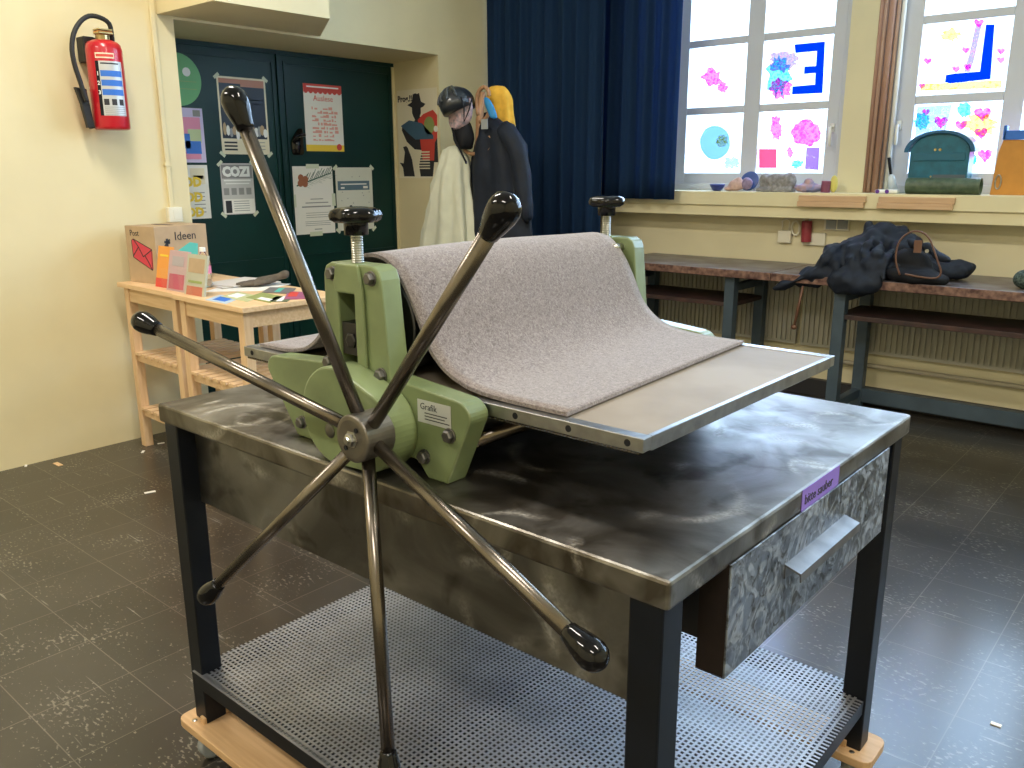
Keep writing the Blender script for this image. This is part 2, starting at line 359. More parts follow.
# door leaves
def leaf(n, y0, y1, label=None):
    bm = B(XD-.05, XD, y0, y1, 0.01, 2.03)
    o = S(n, bm, 'door', bevel=.003)
    bm = bmn()
    for (a, b, c, d) in ((y0+.02, y1-.02, 1.98, 1.995), (y0+.02, y1-.02, .04, .055), (y0+.02, y0+.035, .055, 1.98), (y1-.035, y1-.02, .055, 1.98), (y0+.035, y1-.035, .80, .812)):
        box(bm, XD, XD+.006, a, b, c, d)
    obj('panel_moulding', bm, 'doortrim', o)
    return o
d1 = leaf('door_1', D0, 3.205); d2 = leaf('door_2', 3.235, D1-.021)
bm = bmn(); box(bm, XD-.06, XD+.012, 3.205, 3.235, 0, 2.03); box(bm, XD-.06, XD+.0015, D0, D1, 2.03, DZ-.02)
S('trim_4', B(XD-.05, XD+.006, D1-.021, D1, 0, 2.03), 'wall')
S('trim_2', bm, 'doortrim')
hp = at(300, 140, 'x', XD+.02)
bm = bmn(); prism(bm, rounded([(hp.y-.055, hp.z-.09), (hp.y+.03, hp.z-.09), (hp.y+.03, hp.z+.07), (hp.y-.0, hp.z+.07), (hp.y-.055, hp.z+.0)], .02), 'x', XD, XD+.012)
tube(bm, [(XD+.01, hp.y+.01, hp.z+.03), (XD+.055, hp.y+.01, hp.z+.03)], .012); tube(bm, [(XD+.052, hp.y+.015, hp.z+.03), (XD+.055, hp.y-.05, hp.z+.02), (XD+.05, hp.y-.075, hp.z-.01)], .011)
obj('door_handle', bm, 'bake', d2, smooth=True)
bm = B(XD, XD+.01, 3.09, 3.19, 1.07, 1.078); obj('scratch_plate', bm, 'doortrim', d1)
# window wall ---------------------------------------------------------
WZ0, WZ1, YO = 1.215, 3.28, 5.34
wins = [(-3.02, -1.87), (-1.72, -.46), (-.20, .95), (1.15, 2.3)]
bm = bmn(); box(bm, XD-.1, XR+.1, YW, YO, 0, WZ0-.02)
x = XD-.1
for a, b in wins: box(bm, x, a, YW, YO, WZ0-.02, WZ1); x = b
box(bm, x, XR+.1, YW, YO, WZ0-.02, WZ1); box(bm, XD-.1, XR+.1, YW, YO, WZ1, ZC)
S('wall_window', bm, 'wall2')
bm = bmn(); box(bm, XL, XR, 4.86, YO-.12, 1.13, 1.212); box(bm, XL, XR, 4.875, YW, 1.066, 1.13)
S('windowsill', bm, 'ledge', bevel=.003)
bm = bmn(); box(bm, XL, XR, 5.0, YW, 0, .10); S('baseboard_window', bm, 'skirting')
gl, n, l, b = nt('window_glass')
mx = n.new('ShaderNodeMixShader'); tr = n.new('ShaderNodeBsdfTransparent'); go = n.new('ShaderNodeBsdfGlossy'); go.inputs['Roughness'].default_value = .02; mx.inputs[0].default_value = .05
l.new(tr.outputs[0], mx.inputs[1]); l.new(go.outputs[0], mx.inputs[2]); l.new(mx.outputs[0], n['Material Output'].inputs[0]); M['glass'] = gl
def paint(name, col, a=.85, nz=0, sc=40):
    m, n, l, b = nt(name)
    tl = n.new('ShaderNodeBsdfTranslucent'); tl.inputs[0].default_value = (*col, 1); tr = n.new('ShaderNodeBsdfTransparent'); tr.inputs[0].default_value = (*[min(1, c*.6+.4) for c in col], 1)
    mx = n.new('ShaderNodeMixShader'); mx.inputs[0].default_value = a
    if nz:
        tc = n.new('ShaderNodeTexCoord'); no = n.new('ShaderNodeTexNoise'); no.inputs['Scale'].default_value = sc; no.inputs['Detail'].default_value = 4; rp = n.new('ShaderNodeValToRGB')
        rp.color_ramp.elements[0].position = nz; rp.color_ramp.elements[1].position = nz+.08; l.new(tc.outputs['Object'], no.inputs['Vector']); l.new(no.outputs[0], rp.inputs[0]); l.new(rp.outputs[0], mx.inputs[0])
    l.new(tr.outputs[0], mx.inputs[1]); l.new(tl.outputs[0], mx.inputs[2]); l.new(mx.outputs[0], n['Material Output'].inputs[0]); M[name] = m; return m
paint('paint_blue', (.0, .06, .62), .93); paint('paint_pink', (.70, .10, .35), .8, .50, 90); paint('paint_cyan', (.10, .45, .55), .7, .50, 70); paint('paint_yellow', (.7, .6, .15), .6, .52, 60)
paint('paint_pale', (.35, .45, .6), .5, .5, 30); paint('card_blue', (.20, .30, .48), .85); paint('card_pink', (.55, .10, .16), .85); paint('card_mauve', (.30, .20, .36), .8, .3, 60); paint('paint_violet', (.35, .22, .6), .7, .52, 80)
paint('paint_heart', (.80, .12, .48), .85, .45, 90)
def window(nm, x0, x1, cols, mull, yw=5.12):
    rows = [(1.32, 1.682), (1.727, 2.088), (2.132, 2.52), (2.62, 3.2)]
    bm = bmn(); z0, z1 = WZ0-.003, WZ1
    xs = [x0] + [v for c in cols for v in c] + [x1]
    for a, b in zip(xs[::2], xs[1::2]): box(bm, a, b, yw-.012, yw+.05, z0, z1)
    zs = [z0] + [v for r in rows for v in r] + [z1]
    for a, b in zip(zs[::2], zs[1::2]):
        for c in cols: box(bm, c[0], c[1], yw-.012, yw+.05, a, b)
    box(bm, x0, x0+.04, yw-.03, yw-.012, z0, z1); box(bm, x1-.04, x1, yw-.03, yw-.012, z0, z1); box(bm, x0+.04, x1-.04, yw-.03, yw-.012, z0, z0+.045)
    o = S(nm, bm, 'frame', bevel=.004)
    for c in cols:
        for r in rows: obj('pane', B(c[0]-.003, c[1]+.003, yw+.015, yw+.02, r[0]-.003, r[1]+.003), 'glass', o)
    bm = bmn(); xh = mull
    box(bm, xh-.012, xh+.012, yw-.024, yw-.012, 1.55, 1.60); tube(bm, [(xh, yw-.03, 1.575), (xh, yw-.05, 1.575), (xh, yw-.052, 1.53), (xh, yw-.05, 1.47)], .009)
    obj('window_handle', bm, 'white', o, smooth=True)
    return o
w1 = window('window_1', -3.02, -1.87, [(-2.907, -2.511), (-2.406, -1.985)], -1.945)
w2 = window('window_2', -1.64, -.46, [(-1.507, -1.079), (-.985, -.56)], -1.575)
window('window_3', -.20, .95, [(-.1, .33), (.42, .85)], .38); window('window_4', 1.15, 2.3, [(1.25, 1.68), (1.77, 2.2)], 1.72)
S('trim_3', B(-1.72, -1.64, 5.10, 5.18, WZ0-.002, WZ1), 'frame')
YP = 5.13
def dec(nm, poly, m, w, d=0):
    bm = bmn(); pts = [at(px, py, 'y', YP-d) for px, py in poly]
    prism(bm, [(p.x, p.z) for p in pts], 'y', YP-d-.0005, YP-d); return obj(nm, bm, m, w)
def blob(nm, px, py, rx, ry, m, w, d=0, jag=.15, n=28, fn=None):
    poly = []
    for k in range(n):
        a = 2*PI*k/n; j = 1 + random.uniform(-jag, jag)
        if fn: u, v = fn(a)
        else: u, v = math.cos(a), math.sin(a)
        poly.append((px+rx*u*j, py-ry*v*j))
    return dec(nm, poly, m, w, d)
heart = lambda a: (math.sin(a)**3, (13*math.cos(a)-5*math.cos(2*a)-2*math.cos(3*a)-math.cos(4*a))/16)
# mirrored E, written from outside
dec('painted_letter', [(794.5, 44.5), (825, 41.5), (822.5, 93), (792, 94.5), (792.5, 86.5), (815, 84.5), (815.5, 73), (804, 74), (804.5, 66.5), (816, 66), (817, 51), (795.5, 53)], 'paint_blue', w1, .001)
blob('painted_patch', 779, 74, 12, 20, 'paint_cyan', w1, .0003, .3); blob('painted_patch', 781, 88, 11, 10, 'paint_pink', w1, .0006, .3); blob('painted_patch', 784, 62, 14, 10, 'paint_violet', w1, .0002, .3)
blob('painted_patch', 712, 78, 9, 9, 'paint_pink', w1, .0003, .3); blob('painted_patch', 722, 88, 6, 5, 'paint_pink', w1, .0003, .3)
blob('round_card', 715, 142.5, 15, 17, 'card_blue', w1, .001, .02); blob('round_card_print', 722, 141, 6, 6, 'paint_yellow', w1, .002, .1)
blob('painted_heart', 806, 133, 14, 13, 'paint_heart', w1, .0003, .12); blob('painted_patch', 776, 128, 6, 11, 'paint_pink', w1, .0003, .3); blob('painted_patch', 790, 152, 3, 5, 'paint_pink', w1, .0003, .3)
blob('painted_patch', 731, 163, 8, 5, 'paint_pale', w1, .0003, .3); blob('painted_patch', 797, 164, 6, 4, 'paint_cyan', w1, .0003, .3)
dec('square_card', [(759, 149), (776.5, 149), (776.5, 168), (759, 168)], 'card_pink', w1, .001); dec('square_card', [(806.5, 147.5), (819.5, 147.5), (818.5, 170), (805, 169)], 'card_mauve', w1, .001)
# mirrored L
dec('painted_letter', [(986, 24.5), (994.5, 24.5), (990.5, 79), (950, 83.5), (945, 82), (946, 75), (955, 73.5), (980, 71.5)], 'paint_blue', w2, .001)
for px, py, r in ((979, 23, 5), (966, 50, 4), (967.5, 67, 4), (928, 61, 4), (956, 69, 4), (922, 86, 3.5), (1001, 51, 4), (1001, 60, 4)): blob('painted_heart', px, py, r, r, 'paint_heart', w2, .0004, .1, fn=heart)
for px, py, r in ((941, 122, 7), (961, 125, 6), (983, 114, 8.5), (981, 133, 6.5), (985, 155, 7.5), (926, 112, 4)): blob('painted_heart', px, py, r, r, 'paint_heart', w2, .0004, .1, fn=heart)
blob('painted_patch', 964, 110, 7, 7, 'paint_cyan', w2, .0003, .15); blob('painted_patch', 922, 121, 8, 8, 'paint_cyan', w2, .0003, .2); blob('painted_patch', 951, 35, 9, 6, 'paint_yellow', w2, .0003, .3); blob('painted_patch', 972, 160, 5, 5, 'paint_cyan', w2, .0003, .2)
dec('painted_streak', [(976, 24), (982, 24), (974, 60), (970, 72), (964, 72), (969, 55)], 'paint_violet', w2, .0001)
dec('painted_patch', [(917, 107), (952, 105), (944, 136), (915, 138)], 'paint_pale', w2, .0001); blob('painted_patch', 980, 125, 16, 10, 'paint_yellow', w2, .0001, .3)
dec('painted_patch', [(921, 84), (1002, 80), (1001, 88), (920, 91)], 'paint_yellow', w2, .0001)

# ================================================================== STEEL TABLE
X0, X1, Y0, Y1, TT = -1.711, -.463, .823, 1.765, .8685
tb = thing('steel_work_table', 'steel work table with scratched top and black legs standing on wooden dollies', 'table', ((X0+X1)/2, (Y0+Y1)/2, .108))
obj('tabletop', B(X0, X1, Y0, Y1, TT-.04, TT), 'steelTop', tb, bevel=.005)
LZ = .108
for lx in (X0+.010, X1-.060):
    for ly in (Y0+.006, Y1-.056): obj('leg', B(lx, lx+.050, ly, ly+.050, LZ, TT-.04), 'black', tb, bevel=.003)
obj('apron', B(X0+.057, X1-.057, Y0+.046, Y0+.050, .647, TT-.0395), 'steelApron', tb)
obj('apron', B(X0+.06, X1-.055, Y1-.03, Y1-.026, .72, TT-.0395), 'steelApron', tb)
obj('apron', B(X0+.02, X0+.024, Y0+.055, Y1-.055, .70, TT-.0395), 'steelApron', tb)
SZ = .236
bm = bmn(); a, b, c, d = X0+.014, X1-.014, Y0+.005, Y1-.005
box(bm, a+.045, b-.045, c, c+.03, SZ-.035, SZ-.002); box(bm, a+.045, b-.045, d-.03, d, SZ-.035, SZ-.002)
box(bm, a, a+.03, c+.045, d-.045, SZ-.035, SZ-.002); box(bm, b-.03, b, c+.045, d-.045, SZ-.035, SZ-.002)
box(bm, a+.012, b-.012, Y0+.0005, c-.0002, SZ-.035, SZ-.002)
obj('shelf_rail', bm, 'black', tb)
obj('shelf_rail', B((a+b)/2-.015, (a+b)/2+.015, c+.03, d-.03, SZ-.035, SZ-.003), 'black', tb, label='crossbar under the middle of the perforated shelf')
bm = bmn(); pit = .0118; nx = int((b-a-.02)/pit); ny = int((d-c-.02)/pit)
for i in range(nx+1):
    xx = a+.008+i*pit; e = .045 if (xx < a+.05 or xx > b-.05) else 0
    box(bm, xx, xx+.0052, c+e, d-e, SZ-.0012, SZ)
for j in range(ny+1):
    yy = c+.008+j*pit; e = .045 if (yy < c+.05 or yy > d-.05) else 0
    box(bm, a+e, b-e, yy, yy+.0052, SZ-.0011, SZ+.0001)
box(bm, a+.012, b-.012, Y0+.0005, c+.009, SZ-.0012, SZ)
obj('perforated_shelf', bm, 'shelf', tb)
# drawer
XF = -.458
bm = bmn(); y0, y1, z0, z1 = .978, 1.628, .662, .8345
box(bm, XF-.003, XF, y0, y1, z0, z1); box(bm, XF-.045, XF-.003, y1-.003, y1, z0, z1); box(bm, XF-.045, XF-.003, y0, y1, z0, z0+.003)
dr = obj('drawer', bm, 'steelDrawer', tb, bevel=.0008)
obj('drawer_side', B(XF-.045, XF-.003, y0, y0+.003, z0, z1), mat('dark_brown_steel', (.06, .045, .04), .5, .7, noise=.3, scale=10), dr)
bm = bmn(); box(bm, -1.0, XF-.045, y0+.03, y1-.03, .69, .80)
obj('drawer_body', bm, 'roller', dr)
bm = bmn(); prism(bm, [(XF, .768), (XF, .744), (XF+.002, .744), (XF+.002, .764), (XF+.024, .757), (XF+.025, .746), (XF+.027, .746), (XF+.026, .760)], 'y', 1.16, 1.41)
obj('handle', bm, 'bolt2', dr, label='bent sheet metal drawer pull')
bm = B(XF-.0045, XF-.0038, 1.218, 1.372, .830, .8688); tp = obj('label_tape', bm, 'purple', tb, label='purple paper label with handwriting on the table edge')
obj('lettering', text_bm('bitte sauber', .024, facing_x(XF-.0034, 1.228, .842), .0003), 'ink', tp)
# two wooden dollies on castors
def dolly(loc, label):
    t = thing('wooden_dolly', label, 'dolly', loc, 0, 'wooden dollies under the table legs')
    bm = bmn(); prism(bm, rounded([(-.645, -.055), (.645, -.055), (.645, .06), (-.645, .06)], .025), 'z', .088, .108)
    obj('board', bm, 'ply', t, local=True, bevel=.002)
    for s in (-1, 1):
        bm = B(s*.575-.009, s*.575+.009, -.03, .045, .1075, .124); obj('batten', bm, 'ply', t, local=True, bevel=.002)
        for q in (-1, 1): obj('screw', lathe(bmn(), [(0, .006), (.002, .006), (.003, .003)], (s*.60, q*.035, .107), (0, 0, 1), 10), 'zinc', t, local=True)
        bm = bmn(); box(bm, s*.59-.025, s*.59+.025, -.03, .03, .083, .088); box(bm, s*.59-.016, s*.59-.012, -.015, .015, .03, .085); box(bm, s*.59+.012, s*.59+.016, -.015, .015, .03, .085)
        f = obj('caster', bm, 'zinc', t, local=True); WL[f] = Vector((0, 0, 0))
        bm = bmn(); lathe(bm, [(-.011, .03), (-.010, .036), (.010, .036), (.011, .03)], (s*.59, 0, .0363), (1, 0, 0), 24); obj('wheel', bm, 'grey', f, local=True, smooth=True)
    return t
dl = dolly(((X0+X1)/2, Y0+.03, 0), 'pale plywood dolly on castors under the near legs of the steel table')
dl2 = dup(dl, ((X0+X1)/2, Y1-.032, 0), 'pale plywood dolly on castors under the far legs of the steel table')
# ================================================================== ETCHING PRESS
XC = -1.105
pr = thing('etching_press', 'light green hand-cranked etching press with a six-spoked wheel on the steel table', 'press', (XC, 1.275, TT))
def side_frame(y0, y1, face):     # face: y of the outward face
        # sheet with a window: outline split round the opening
    hx0, hx1, hz0, hz1 = XC-.044, XC+.006, 1.026, 1.15
    bm = bmn()
    lo = [(XC+.207, TT, 0), (XC+.262, TT+.120, .025), (XC+.243, TT+.139, .03), (XC+.095, TT+.152, 0), (XC-.085, TT+.155, 0), (XC-.262, TT+.143, .03), (XC-.275, TT+.120, .03), (XC-.188, TT, 0), (XC-.135, TT, 0), (XC-.115, TT+.026, .01), (XC+.14, TT+.026, .01), (XC+.162, TT, 0)]
    prism(bm, rounded(lo, .02), 'y', y0, y1)
    zb = TT+.150
    prism(bm, [(XC-.086, zb), (hx0, zb), (hx0, 1.20), (XC-.06, 1.20), (XC-.074, 1.194), (XC-.08, 1.18)], 'y', y0, y1)
    prism(bm, [(hx1, zb-.005), (XC+.082, zb-.005), (XC+.066, 1.178), (XC+.060, 1.193), (XC+.046, 1.20), (hx1, 1.20)], 'y', y0, y1)
    box(bm, hx0, hx1, y0, y1, hz1, 1.20); 
    s = -1 if face == y0 else 1; f0, f1 = sorted((face, face+s*.007))
    # raised rim round the window and the screw boss
    prism(bm, [(hx1, 1.02), (hx1+.024, 1.02), (hx1+.021, 1.160), (hx1+.010, 1.20), (hx0+.004, 1.20), (hx0-.004, 1.168), (hx0, 1.151), (hx1, 1.151)], 'y', f0, f1)
    fr = obj('side_frame', bm, 'green', pr, bevel=.003)
    for bx, bz in ((-.055, 1.181), (.044, 1.180), (.060, 1.023), (-.077, 1.026), (-.17, .898), (.215, .951), (.157, .904), (-.20, .985)):
        if bx == -.20: continue
        bm = bmn(); lathe(bm, [(0, .0125), (.002, .0125), (.0025, .0115)], (XC+bx, face, bz), (0, s, 0), 20); lathe(bm, [(.002, .0105), (.009, .0105), (.011, .008)], (XC+bx, face, bz), (0, s, 0), 6)
        obj('bolt', bm, 'bolt', fr)
    bm = bmn(); box(bm, hx0+.001, hx1-.001, y0+.004, y1-.002, 1.045, 1.10); lathe(bm, [(0, .014), (.003, .014), (.004, .010)], ((hx0+hx1)/2, y0+.004 if s < 0 else y1-.002, 1.07), (0, s, 0), 6)
    obj('bearing_block', bm, 'roller', pr, bevel=.001)
    bm = bmn(); 
    for k in range(5): lathe(bm, [(0, .012), (.003, .012)], ((hx0+hx1)/2+.012, (y0+y1)/2, 1.026+k*.004), (0, 0, 1), 12)
    obj('spring', bm, 'zinc', pr)
    return fr
F1 = side_frame(.883, .925, .883); F2 = side_frame(1.62, 1.662, 1.662)
def star_knob(x, y, zs):
    bm = bmn(); lathe(bm, [(0, .0095), (.075, .0095)], (x, y, zs), (0, 0, 1), 16)
    for k in range(12): lathe(bm, [(0, .0095), (.0012, .0103), (.0024, .0095)], (x, y, zs+.004+k*.004), (0, 0, 1), 16)
    sc = obj('pressure_screw', bm, 'zinc', pr, smooth=False)
    z = zs+.049
    bm = bmn(); prof = [(0, .014), (.001, .020), (.026, .021), (.030, .0195)]
    lathe(bm, prof, (x, y, z), (0, 0, 1), 12)
    rings = []
    for h, q in ((.020, .40), (.021, .78), (.026, .97), (.033, 1.0), (.040, .93), (.0445, .7), (.046, .35)):
        rings.append([(x + q*rr*math.cos(a), y + q*rr*math.sin(a), z+h) for a in [2*PI*k/60 for k in range(60)] for rr in [.0445*(1-.13*q*(.5-.5*math.cos(6*a)))]])
    loft(bm, rings); obj('star_knob', bm, 'bake', pr, smooth=True)
star_knob(-1.119, .904, 1.196); star_knob(-1.130, 1.641, 1.196)
# rollers, tie rods
bm = bmn(); lathe(bm, [(0, .012), (.01, .085), (.012, .088), (.668, .088), (.67, .085), (.68, .012)], (XC-.01, .932, 1.092), (0, 1, 0), 48); lathe(bm, [(0, .018), (.76, .018)], (XC-.019, .893, 1.076), (0, 1, 0), 16); obj('upper_roller', bm, 'roller', pr, smooth=False)
bm = bmn(); lathe(bm, [(0, .052), (.68, .052)], (XC, .932, .9265), (0, 1, 0), 32); obj('lower_roller', bm, 'roller', pr)
for x, z in ((-.88, .935), (-1.27, .935), (-.935, .904), (-1.165, .904)):
    obj('tie_rod', tube(bmn(), [(x, .92, z), (x, 1.625, z)], .010, 14), 'rod', pr, smooth=True)
# guide bar visible behind the upright on top right of the far frame
obj('guide_pin', tube(bmn(), [(-1.075, 1.585, 1.178), (-1.075, 1.625, 1.178)], .010, 14), 'zinc', pr, smooth=True)
# gear cover: big circle and small circle hulled
def hull(c1, r1, c2, r2, n=48):
    pts = [(c1[0]+r1*math.cos(2*PI*k/n), c1[1]+r1*math.sin(2*PI*k/n)) for k in range(n)] + [(c2[0]+r2*math.cos(2*PI*k/n), c2[1]+r2*math.sin(2*PI*k/n)) for k in range(n)]
    pts = sorted(pts)
    def half(p):
        o = []
        for q in p:
            while len(o) > 1 and (o[-1][0]-o[-2][0])*(q[1]-o[-2][1])-(o[-1][1]-o[-2][1])*(q[0]-o[-2][0]) <= 0: o.pop()
            o.append(q)
        return o
    return half(pts)[:-1] + half(pts[::-1])[:-1]
hp = hull((-1.108, .953), .084, (-1.03, .942), .068)
bm = bmn(); prism(bm, hp, 'y', .827, .8835); gc = obj('gear_cover', bm, 'green', pr, bevel=.004)
bm = bmn(); lathe(bm, [(0, .013), (.001, .011), (.0015, .004)], (-1.118, .8268, .926), (0, -1, 0), 16); obj('grease_cap', bm, 'bolt', gc, smooth=True)
# crank wheel
HX, HY, HZ = -.989, .800, .952
bm = bmn(); lathe(bm, [(-.030, .030), (-.029, .036), (-.027, .038), (.026, .038), (.027, .036)], (HX, HY, HZ), (0, 1, 0), 40); hub = obj('hub', bm, mat('turned_hub_steel', (.22, .20, .175), .4, .9, noise=.35, scale=22), pr, smooth=False, bevel=.001)
bm = bmn(); lathe(bm, [(0, .014), (.001, .014), (.0015, .011), (.007, .010), (.008, .006)], (HX, HY-.030, HZ), (0, -1, 0), 6); lathe(bm, [(.007, .006), (.011, .005)], (HX, HY-.030, HZ), (0, -1, 0), 12); obj('axle_nut', bm, 'zinc', hub)
for a in (.9, 4.0): obj('pin_hole', lathe(bmn(), [(0, .004), (.0015, .004)], (HX+.021*math.cos(a), HY-.0302, HZ+.021*math.sin(a)), (0, -1, 0), 10), 'lblack', hub)
YK = HY-.090
for px, py, r_end, off in ((229, 86, 0, 0), (135, 318, 0, 0), (512, 196, 0, 0), (203, 600, 0, 0), (391, 793, 0, 0), (605, 667, 0, 0)):
    e = at(px, py, 'y', YK); c = Vector((HX, HY, HZ)); d = (e-c).normalized()
    L = (e-c).length; k0 = c + d*.026
    sp_ = obj('spoke', tube(bmn(), [k0, e-d*.04], .0108, 16), 'rod', pr, smooth=True)
    kb = e - d*.064
    bm = bmn(); lathe(bm, [(0, .0115), (.001, .0128), (.008, .0138), (.020, .0168), (.033, .0192), (.044, .0198), (.053, .0172), (.0595, .0115), (.063, .005), (.064, .001)], kb, d, 28)
    obj('knob', bm, 'bake', sp_, smooth=True)
# name plate on the near frame
pl = obj('name_plate', B(-.961, -.887, .8822, .8829, .961, .998), 'silver', pr, label='small pale label on the near green frame')
bm = text_bm('Grafik', .015, facing_my(-.955, .8820, .983), .0002)
for k, w in enumerate((.05, .045, .055)): box(bm, -.945, -.945+w, .8818, .8821, .977-k*.005, .9785-k*.005)
obj('lettering', bm, 'ink', pl)
# bed
BX0, BX1, BY0, BY1, BT = -1.529, -.572, .929, 1.612, 1.0
bd = obj('press_bed', B(BX0+.01, BX1-.008, BY0+.022, BY1-.022, BT-.022, BT-.0015), 'bed', pr, bevel=.001)
bm = bmn(); box(bm, BX0, BX1, BY0, BY0+.022, BT-.02, BT); box(bm, BX0, BX1, BY1-.022, BY1, BT-.02, BT); box(bm, BX1-.008, BX1, BY0+.022, BY1-.022, BT-.022, BT); box(bm, BX0, BX0+.010, BY0+.022, BY1-.022, BT-.022, BT)
obj('bed_edge', bm, 'bededge', bd, bevel=.0012)
bm = bmn(); k = BX0+.01
while k < BX1-.01: box(bm, k, k+.003, BY0+.001, BY0+.02, BT-.024, BT-.0195); k += .006
obj('gear_rack', bm, 'rod', bd)
for x in (-.597, -.697, -.797, -.897, -1.42, -1.5): obj('screw_head', lathe(bmn(), [(0, .0052), (.0006, .0052)], (x, BY0-.0004, BT-.010), (0, 1, 0), 14), 'lblack', bd)
# felt blanket
path = [(-1.475, 1.001), (-1.43, 1.001), (-1.385, 1.003), (-1.345, 1.011), (-1.312, 1.027), (-1.285, 1.052), (-1.262, 1.088), (-1.24, 1.13), (-1.215, 1.170), (-1.180, 1.197), (-1.140, 1.206), (-1.105, 1.202), (-1.078, 1.186), (-1.054, 1.158), (-1.030, 1.117), (-1.006, 1.070), (-.982, 1.042), (-.953, 1.022), (-.915, 1.009), (-.870, 1.003), (-.82, 1.001), (-.765, 1.0005), (-.712, 1.0005)]
def cr_spline(p, m=4):
    out = []
    for i in range(len(p)-1):
        a, b, c, d = (Vector(p[max(i-1, 0)]), Vector(p[i]), Vector(p[i+1]), Vector(p[min(i+2, len(p)-1)]))
        for k in range(m):
            t = k/m; out.append(.5*((2*b)+(c-a)*t+(2*a-5*b+4*c-d)*t*t+(3*b-a-3*c+d)*t**3))
    out.append(Vector(p[-1])); return out
pp = cr_spline(path, 3); bm = bmn(); th = .006; NY = 24; lo = []; hi = []
for j in range(NY+1):
    v = j/NY; yy = .945 + v*(1.602-.945); rl, rh = [], []
    for i, p in enumerate(pp):
        t = (pp[min(i+1, len(pp)-1)]-pp[max(i-1, 0)]).normalized(); nn = Vector((-t.y, t.x))
        s = max(0, 1-abs(p.x+1.13)/.35); wob = .003*math.sin(v*5+p.x*6)*s
        ex = -.02*(1-v)*max(0, (-1.25-p.x)/.25) if p.x < -1.25 else 0
        a = p + nn*(wob if p.y > 1.01 else 0); a = Vector((a.x - .045*(v if p.x > -.8 else 0)*max(0, (p.x+.8)/.09) + ex, a.y))
        q = a + nn*th
        rl.append(bm.verts.new((a.x, yy, a.y+.0008))); rh.append(bm.verts.new((q.x, yy, q.y+.0008)))
    lo.append(rl); hi.append(rh)
n = len(pp)
for j in range(NY):
    for i in range(n-1):
        bm.faces.new((hi[j][i], hi[j][i+1], hi[j+1][i+1], hi[j+1][i])); bm.faces.new((lo[j][i], lo[j+1][i], lo[j+1][i+1], lo[j][i+1]))
    for i in (0, n-1): bm.faces.new((lo[j][i], hi[j][i], hi[j+1][i], lo[j+1][i]))
for j in (0, NY):
    for i in range(n-1): bm.faces.new((lo[j][i], lo[j][i+1], hi[j][i+1], hi[j][i]))
T('felt_blanket', bm, 'felt', 'thick grey-brown felt blanket draped over the press roller', 'blanket', smooth=False)
fo = bpy.data.objects['felt_blanket']
for f in fo.data.polygons:
    f.use_smooth = abs(f.normal.y) < .5 and f.area > .9*.007*.027 and not (abs(f.normal.x) > .6 and (f.center.x+fo.location.x > -.80 or f.center.x+fo.location.x < -1.40))
# ================================================================== FIRE EXTINGUISHER
XE = -4.115
p0 = at(113.5, 130, 'x', XE); p1 = at(102, 42, 'x', XE); ey = (p0.y+p1.y)/2; r = .078
ex = thing('fire_extinguisher', 'red fire extinguisher with black hose hanging on the cream wall', 'fire extinguisher', (XE, ey, p0.z))
z0, z1 = p0.z, p1.z
bm = bmn(); lathe(bm, [(0, r*.86), (.004, r*.97), (.012, r), (z1-z0-.035, r), (z1-z0-.012, r*.94), (z1-z0-.001, r*.80), (z1-z0+.008, r*.5)], (XE, ey, z0), (0, 0, 1), 40)
obj('body', bm, 'red', ex, smooth=True)
bm = bmn(); lathe(bm, [(0, .028), (.022, .030), (.026, .02), (.04, .02)], (XE, ey, z1+.008), (0, 0, 1), 20); box(bm, XE-.012, XE+.05, ey-.035, ey+.03, z1+.03, z1+.038); box(bm, XE-.012, XE+.045, ey-.035, ey+.03, z1+.046, z1+.053)
vl = obj('valve', bm, 'brass', ex, bevel=.002)
bm = B(XE-.02, XE+.03, ey-.03, ey+.035, z1+.039, z1+.045); obj('safety_cap', bm, 'orange', vl)
hs = [(112, 40), (112.5, 34), (109, 23.5), (100, 17.5), (89, 16), (80, 22), (73.5, 34), (72, 50), (75, 66), (80, 81), (84, 94), (87, 102)]
pts = [at(a, b, 'x', XE+.02) for a, b in hs]; pts[0] = Vector((XE+.0, ey+.045, z1+.0)); pts[1].x = XE+.01
pv = [Vector(p) for p in cr_spline([tuple(p) for p in pts], 3)]
hz = obj('hose', tube(bmn(), pv, .0105, 12), 'rubber', ex, smooth=True)
q0 = at(89, 106, 'x', XE+.005); q1 = at(92, 129, 'x', XE-.02)
bm = bmn(); box(bm, -.012, .012, -.016, .016, -.05, .05, mtx=Matrix.Translation((XE, q0.y-.01, (q0.z+q1.z)/2+.005)) @ Euler((.16, 0, 0)).to_matrix().to_4x4())
a = at(75, 87, 'x', XE); b = at(86, 89, 'x', XE); c = at(95, 128, 'x', XE); d = at(91, 129, 'x', XE)
prism(bm, [(a.y, a.z), (b.y, b.z), (c.y, c.z), (d.y, d.z)], 'x', XE-.02, XE+.005)
obj('nozzle', bm, 'rubber', ex, bevel=.002)
bm = bmn(); a = at(80, 36, 'x', XE-.05); b = at(86, 62, 'x', XE-.05); box(bm, XL, XE-.03, ey-.075, ey-.02, b.z, a.z); box(bm, XL, XE-.05, ey-.03, ey+.03, z0+.08, a.z)
obj('wall_bracket', bm, 'rubber', ex, bevel=.006)
